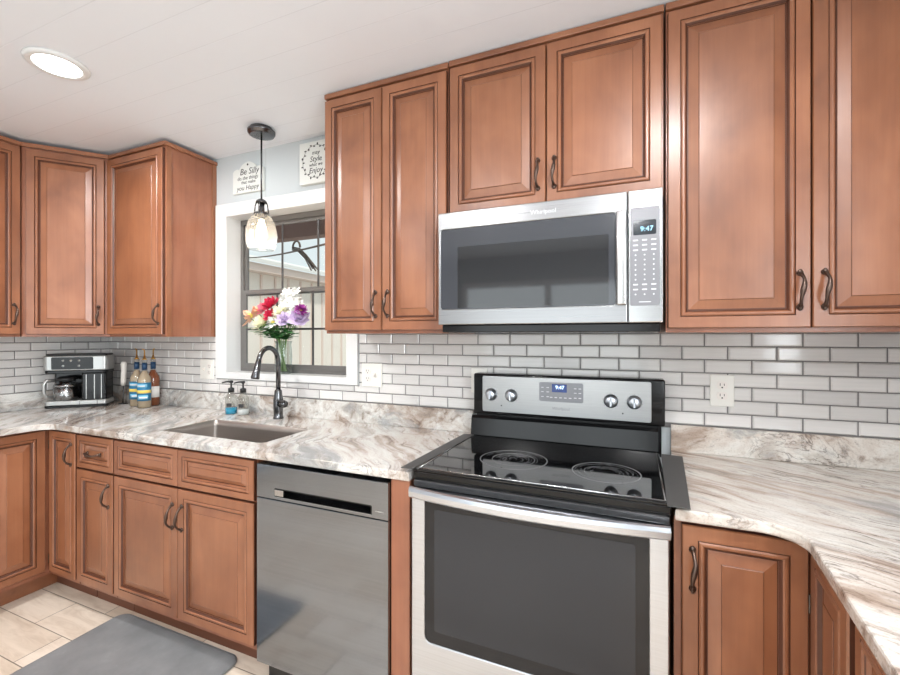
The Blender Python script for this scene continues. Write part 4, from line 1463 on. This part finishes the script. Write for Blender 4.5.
FL = [
    ('chrysanthemum', 'large cream chrysanthemum, lowest bloom at left of the bouquet', (-0.128, -0.020, 0.285), 'petal_cream', 'mum', 0.075, 'petal_yellow'),
    ('lily', 'peach lily at the far left of the bouquet', (-0.262, 0.010, 0.340), 'petal_peach', 'lily', 0.070, 'petal_yellow'),
    ('lily', 'small peach lily between the far left lily and the pink carnation', (-0.205, 0.015, 0.368), 'petal_peach', 'lily', 0.055, 'petal_yellow'),
    ('carnation', 'pink carnation above the cream chrysanthemum', (-0.140, 0.000, 0.372), 'petal_pink', 'rose', 0.050, None),
    ('carnation', 'crimson carnation, topmost red bloom', (-0.068, -0.015, 0.395), 'petal_red', 'rose', 0.055, None),
    ('carnation', 'crimson carnation, lower red bloom in the middle', (-0.052, -0.040, 0.332), 'petal_red', 'rose', 0.046, None),
    ('daisy', 'cream yellow-centered daisy between red and white blooms', (0.012, -0.030, 0.350), 'petal_cream', 'mum', 0.052, 'petal_yellow'),
    ('stock_flower', 'tall white flower spike at the top of the bouquet', (0.060, 0.000, 0.430), 'petal_white', 'spike', 0.080, None),
    ('stock_flower', 'white flower spike left of the tallest one', (0.012, 0.010, 0.400), 'petal_white', 'spike', 0.062, None),
    ('stock_flower', 'white flower spike lower right of the tallest one', (0.100, -0.010, 0.365), 'petal_white', 'spike', 0.070, None),
    ('rose', 'pale lilac bloom at the right side of the bouquet', (0.138, -0.030, 0.312), 'petal_lilac', 'rose', 0.060, None),
    ('rose', 'pale lilac bloom in the middle, above the vase neck', (0.060, -0.050, 0.305), 'petal_lilac', 'rose', 0.050, None),
    ('daisy', 'purple daisy at the far right of the bouquet', (0.160, -0.035, 0.362), 'petal_purple', 'mum', 0.040, 'petal_yellow'),
    ('lily', 'white lily left of the bouquet center, below the red blooms', (-0.022, -0.055, 0.295), 'petal_white', 'lily', 0.055, 'petal_yellow'),
]
for nm, lb, ps, mt, kd, rd, ce in FL:
    flower(nm, lb, ps, mt, kd, rd, center=ce)


def sprig(label, tips):
    t = thing('leafy_sprig', label, 'greenery', (VX, VY, VZ), 0, 'green sprigs in the vase')
    m = MB()
    lv = MB()
    for (x, y, z) in tips:
        k = min(1.0, 0.028 / max(0.03, math.hypot(x, y)))
        nk = Vector((x * k, y * k, 0.195))
        tip = Vector((x, y, z))
        m.tube([(-x * 0.08, -y * 0.08, 0.014), nk, (nk + tip) / 2 + Vector((0, 0, 0.012)), tip], 0.002, 6)
        for i in range(11):
            f_ = 0.1 + 0.9 * i / 10
            p = nk.lerp(tip, f_)
            an = i * 2.4
            leafblade(lv, p, (math.cos(an) + x * 4, math.sin(an) - 0.3, 0.35), random.uniform(0.045, 0.07), random.uniform(0.014, 0.021))
    m.build('stem', 'stem', t)
    lv.build('leaves', 'leaf', t)


sprig('green leafy sprig hanging out left below the chrysanthemum', [(-0.19, -0.03, 0.262), (-0.12, -0.06, 0.240), (-0.08, -0.05, 0.270)])
sprig('green leafy sprig in the middle above the vase rim', [(-0.05, -0.06, 0.275), (0.01, -0.065, 0.285), (-0.03, -0.07, 0.235), (0.04, -0.07, 0.245)])
sprig('green leafy sprig hanging out right of the vase rim', [(0.11, -0.05, 0.235), (0.08, -0.03, 0.285), (0.06, -0.06, 0.215)])

# ------------------------------------------------------------------ floor mat
o = MB().slab(rel(rrect(-1.618, -0.838, -1.13, -0.566, 0.05, 8), (-1.23, -0.85)), 0, 0.016, axis='z', bev=0.012, seg=3).build('floor_mat', 'mat', None, (-1.23, -0.85, 0.0005))
tag(o, 'grey foam kitchen mat with rounded corners on the floor before the sink', 'mat')

# ------------------------------------------------------------------ outside the window
tag(MB().box(-14, 8, 0.13, 16, -0.35, -0.25).build('ground', 'concrete'), kind='structure')
nb = thing('neighboring_house', 'pale house with white vertical siding and low eave outside the window', 'house', (-4.75, 3.5, -0.25))
w = MB()
w.box(-2.5, -0.06, -2.6, 3.5, 0.0, 2.62)
w.build('house_wall', 'siding', nb)
s = MB()
y = -2.6
while y < 3.5:
    s.box(-0.0598, -0.035, y, y + 0.03, 0.0, 2.60)
    y += 0.30
s.build('siding_batten', 'fascia', nb)
MB().box(-2.6, 0.16, -2.7, 3.6, 2.621, 2.74).build('roof_fascia', 'fascia', nb)
MB().slab([(0.22, 2.741), (0.22, 2.80), (-2.0, 3.35), (-2.0, 3.29)], -2.75, 3.65, axis='y').build('roof', 'shingle', nb)
pt = thing('patio_cover', 'brown board patio cover seen at the top of the window', 'patio cover', (-2.4, 1.6, -0.25))
MB().box(-1.10, 2.2, 0.36, 0.50, 2.745, 2.98).build('beam', 'brownbeam', pt)
MB().box(-1.15, 2.2, -1.0, 0.6, 2.985, 3.03).build('roof_board', 'brownbeam', pt)
for x in (1.2, 2.05):
    MB().box(x, x + 0.09, 0.38, 0.47, 0.0, 2.744).build('post', 'brownbeam', pt)

cb = thing('outdoor_cable', 'thin rusty cable with a hanging wire bundle outside the upper window pane', 'cable', (0, 0, 0))
A, B = Vector((-4.52, 2.735, 2.51)), Vector((-0.83, 0.135, 1.914))
MB().tube([A.lerp(B, i / 12) + Vector((0, 0, -0.03 * math.sin(PI * i / 12))) for i in range(13)], 0.007, 6).build('wire', 'twig', cb)
P = Vector((-1.93, 0.91, 2.085))
e1 = (B - A).normalized()
m = MB()
for j in range(5):
    o_ = Vector((0.0, 0.008 * j, 0.012 * (j % 3)))
    m.tube([P + o_ + e1 * -0.02, P + o_ + e1 * 0.20 + Vector((0, 0, -0.02)), P + o_ + e1 * 0.42 + Vector((0, 0, -0.08)), P + o_ + e1 * (0.60 + 0.02 * j) + Vector((0, 0, -0.17))], 0.006, 6)
m.tube([P + e1 * (0.13 + 0.13 * math.cos(k * PI / 8)) + Vector((0, 0, 0.01 + 0.055 * math.sin(k * PI / 8))) for k in range(9)], 0.008, 6)
m.build('wire_bundle', 'twig', cb)
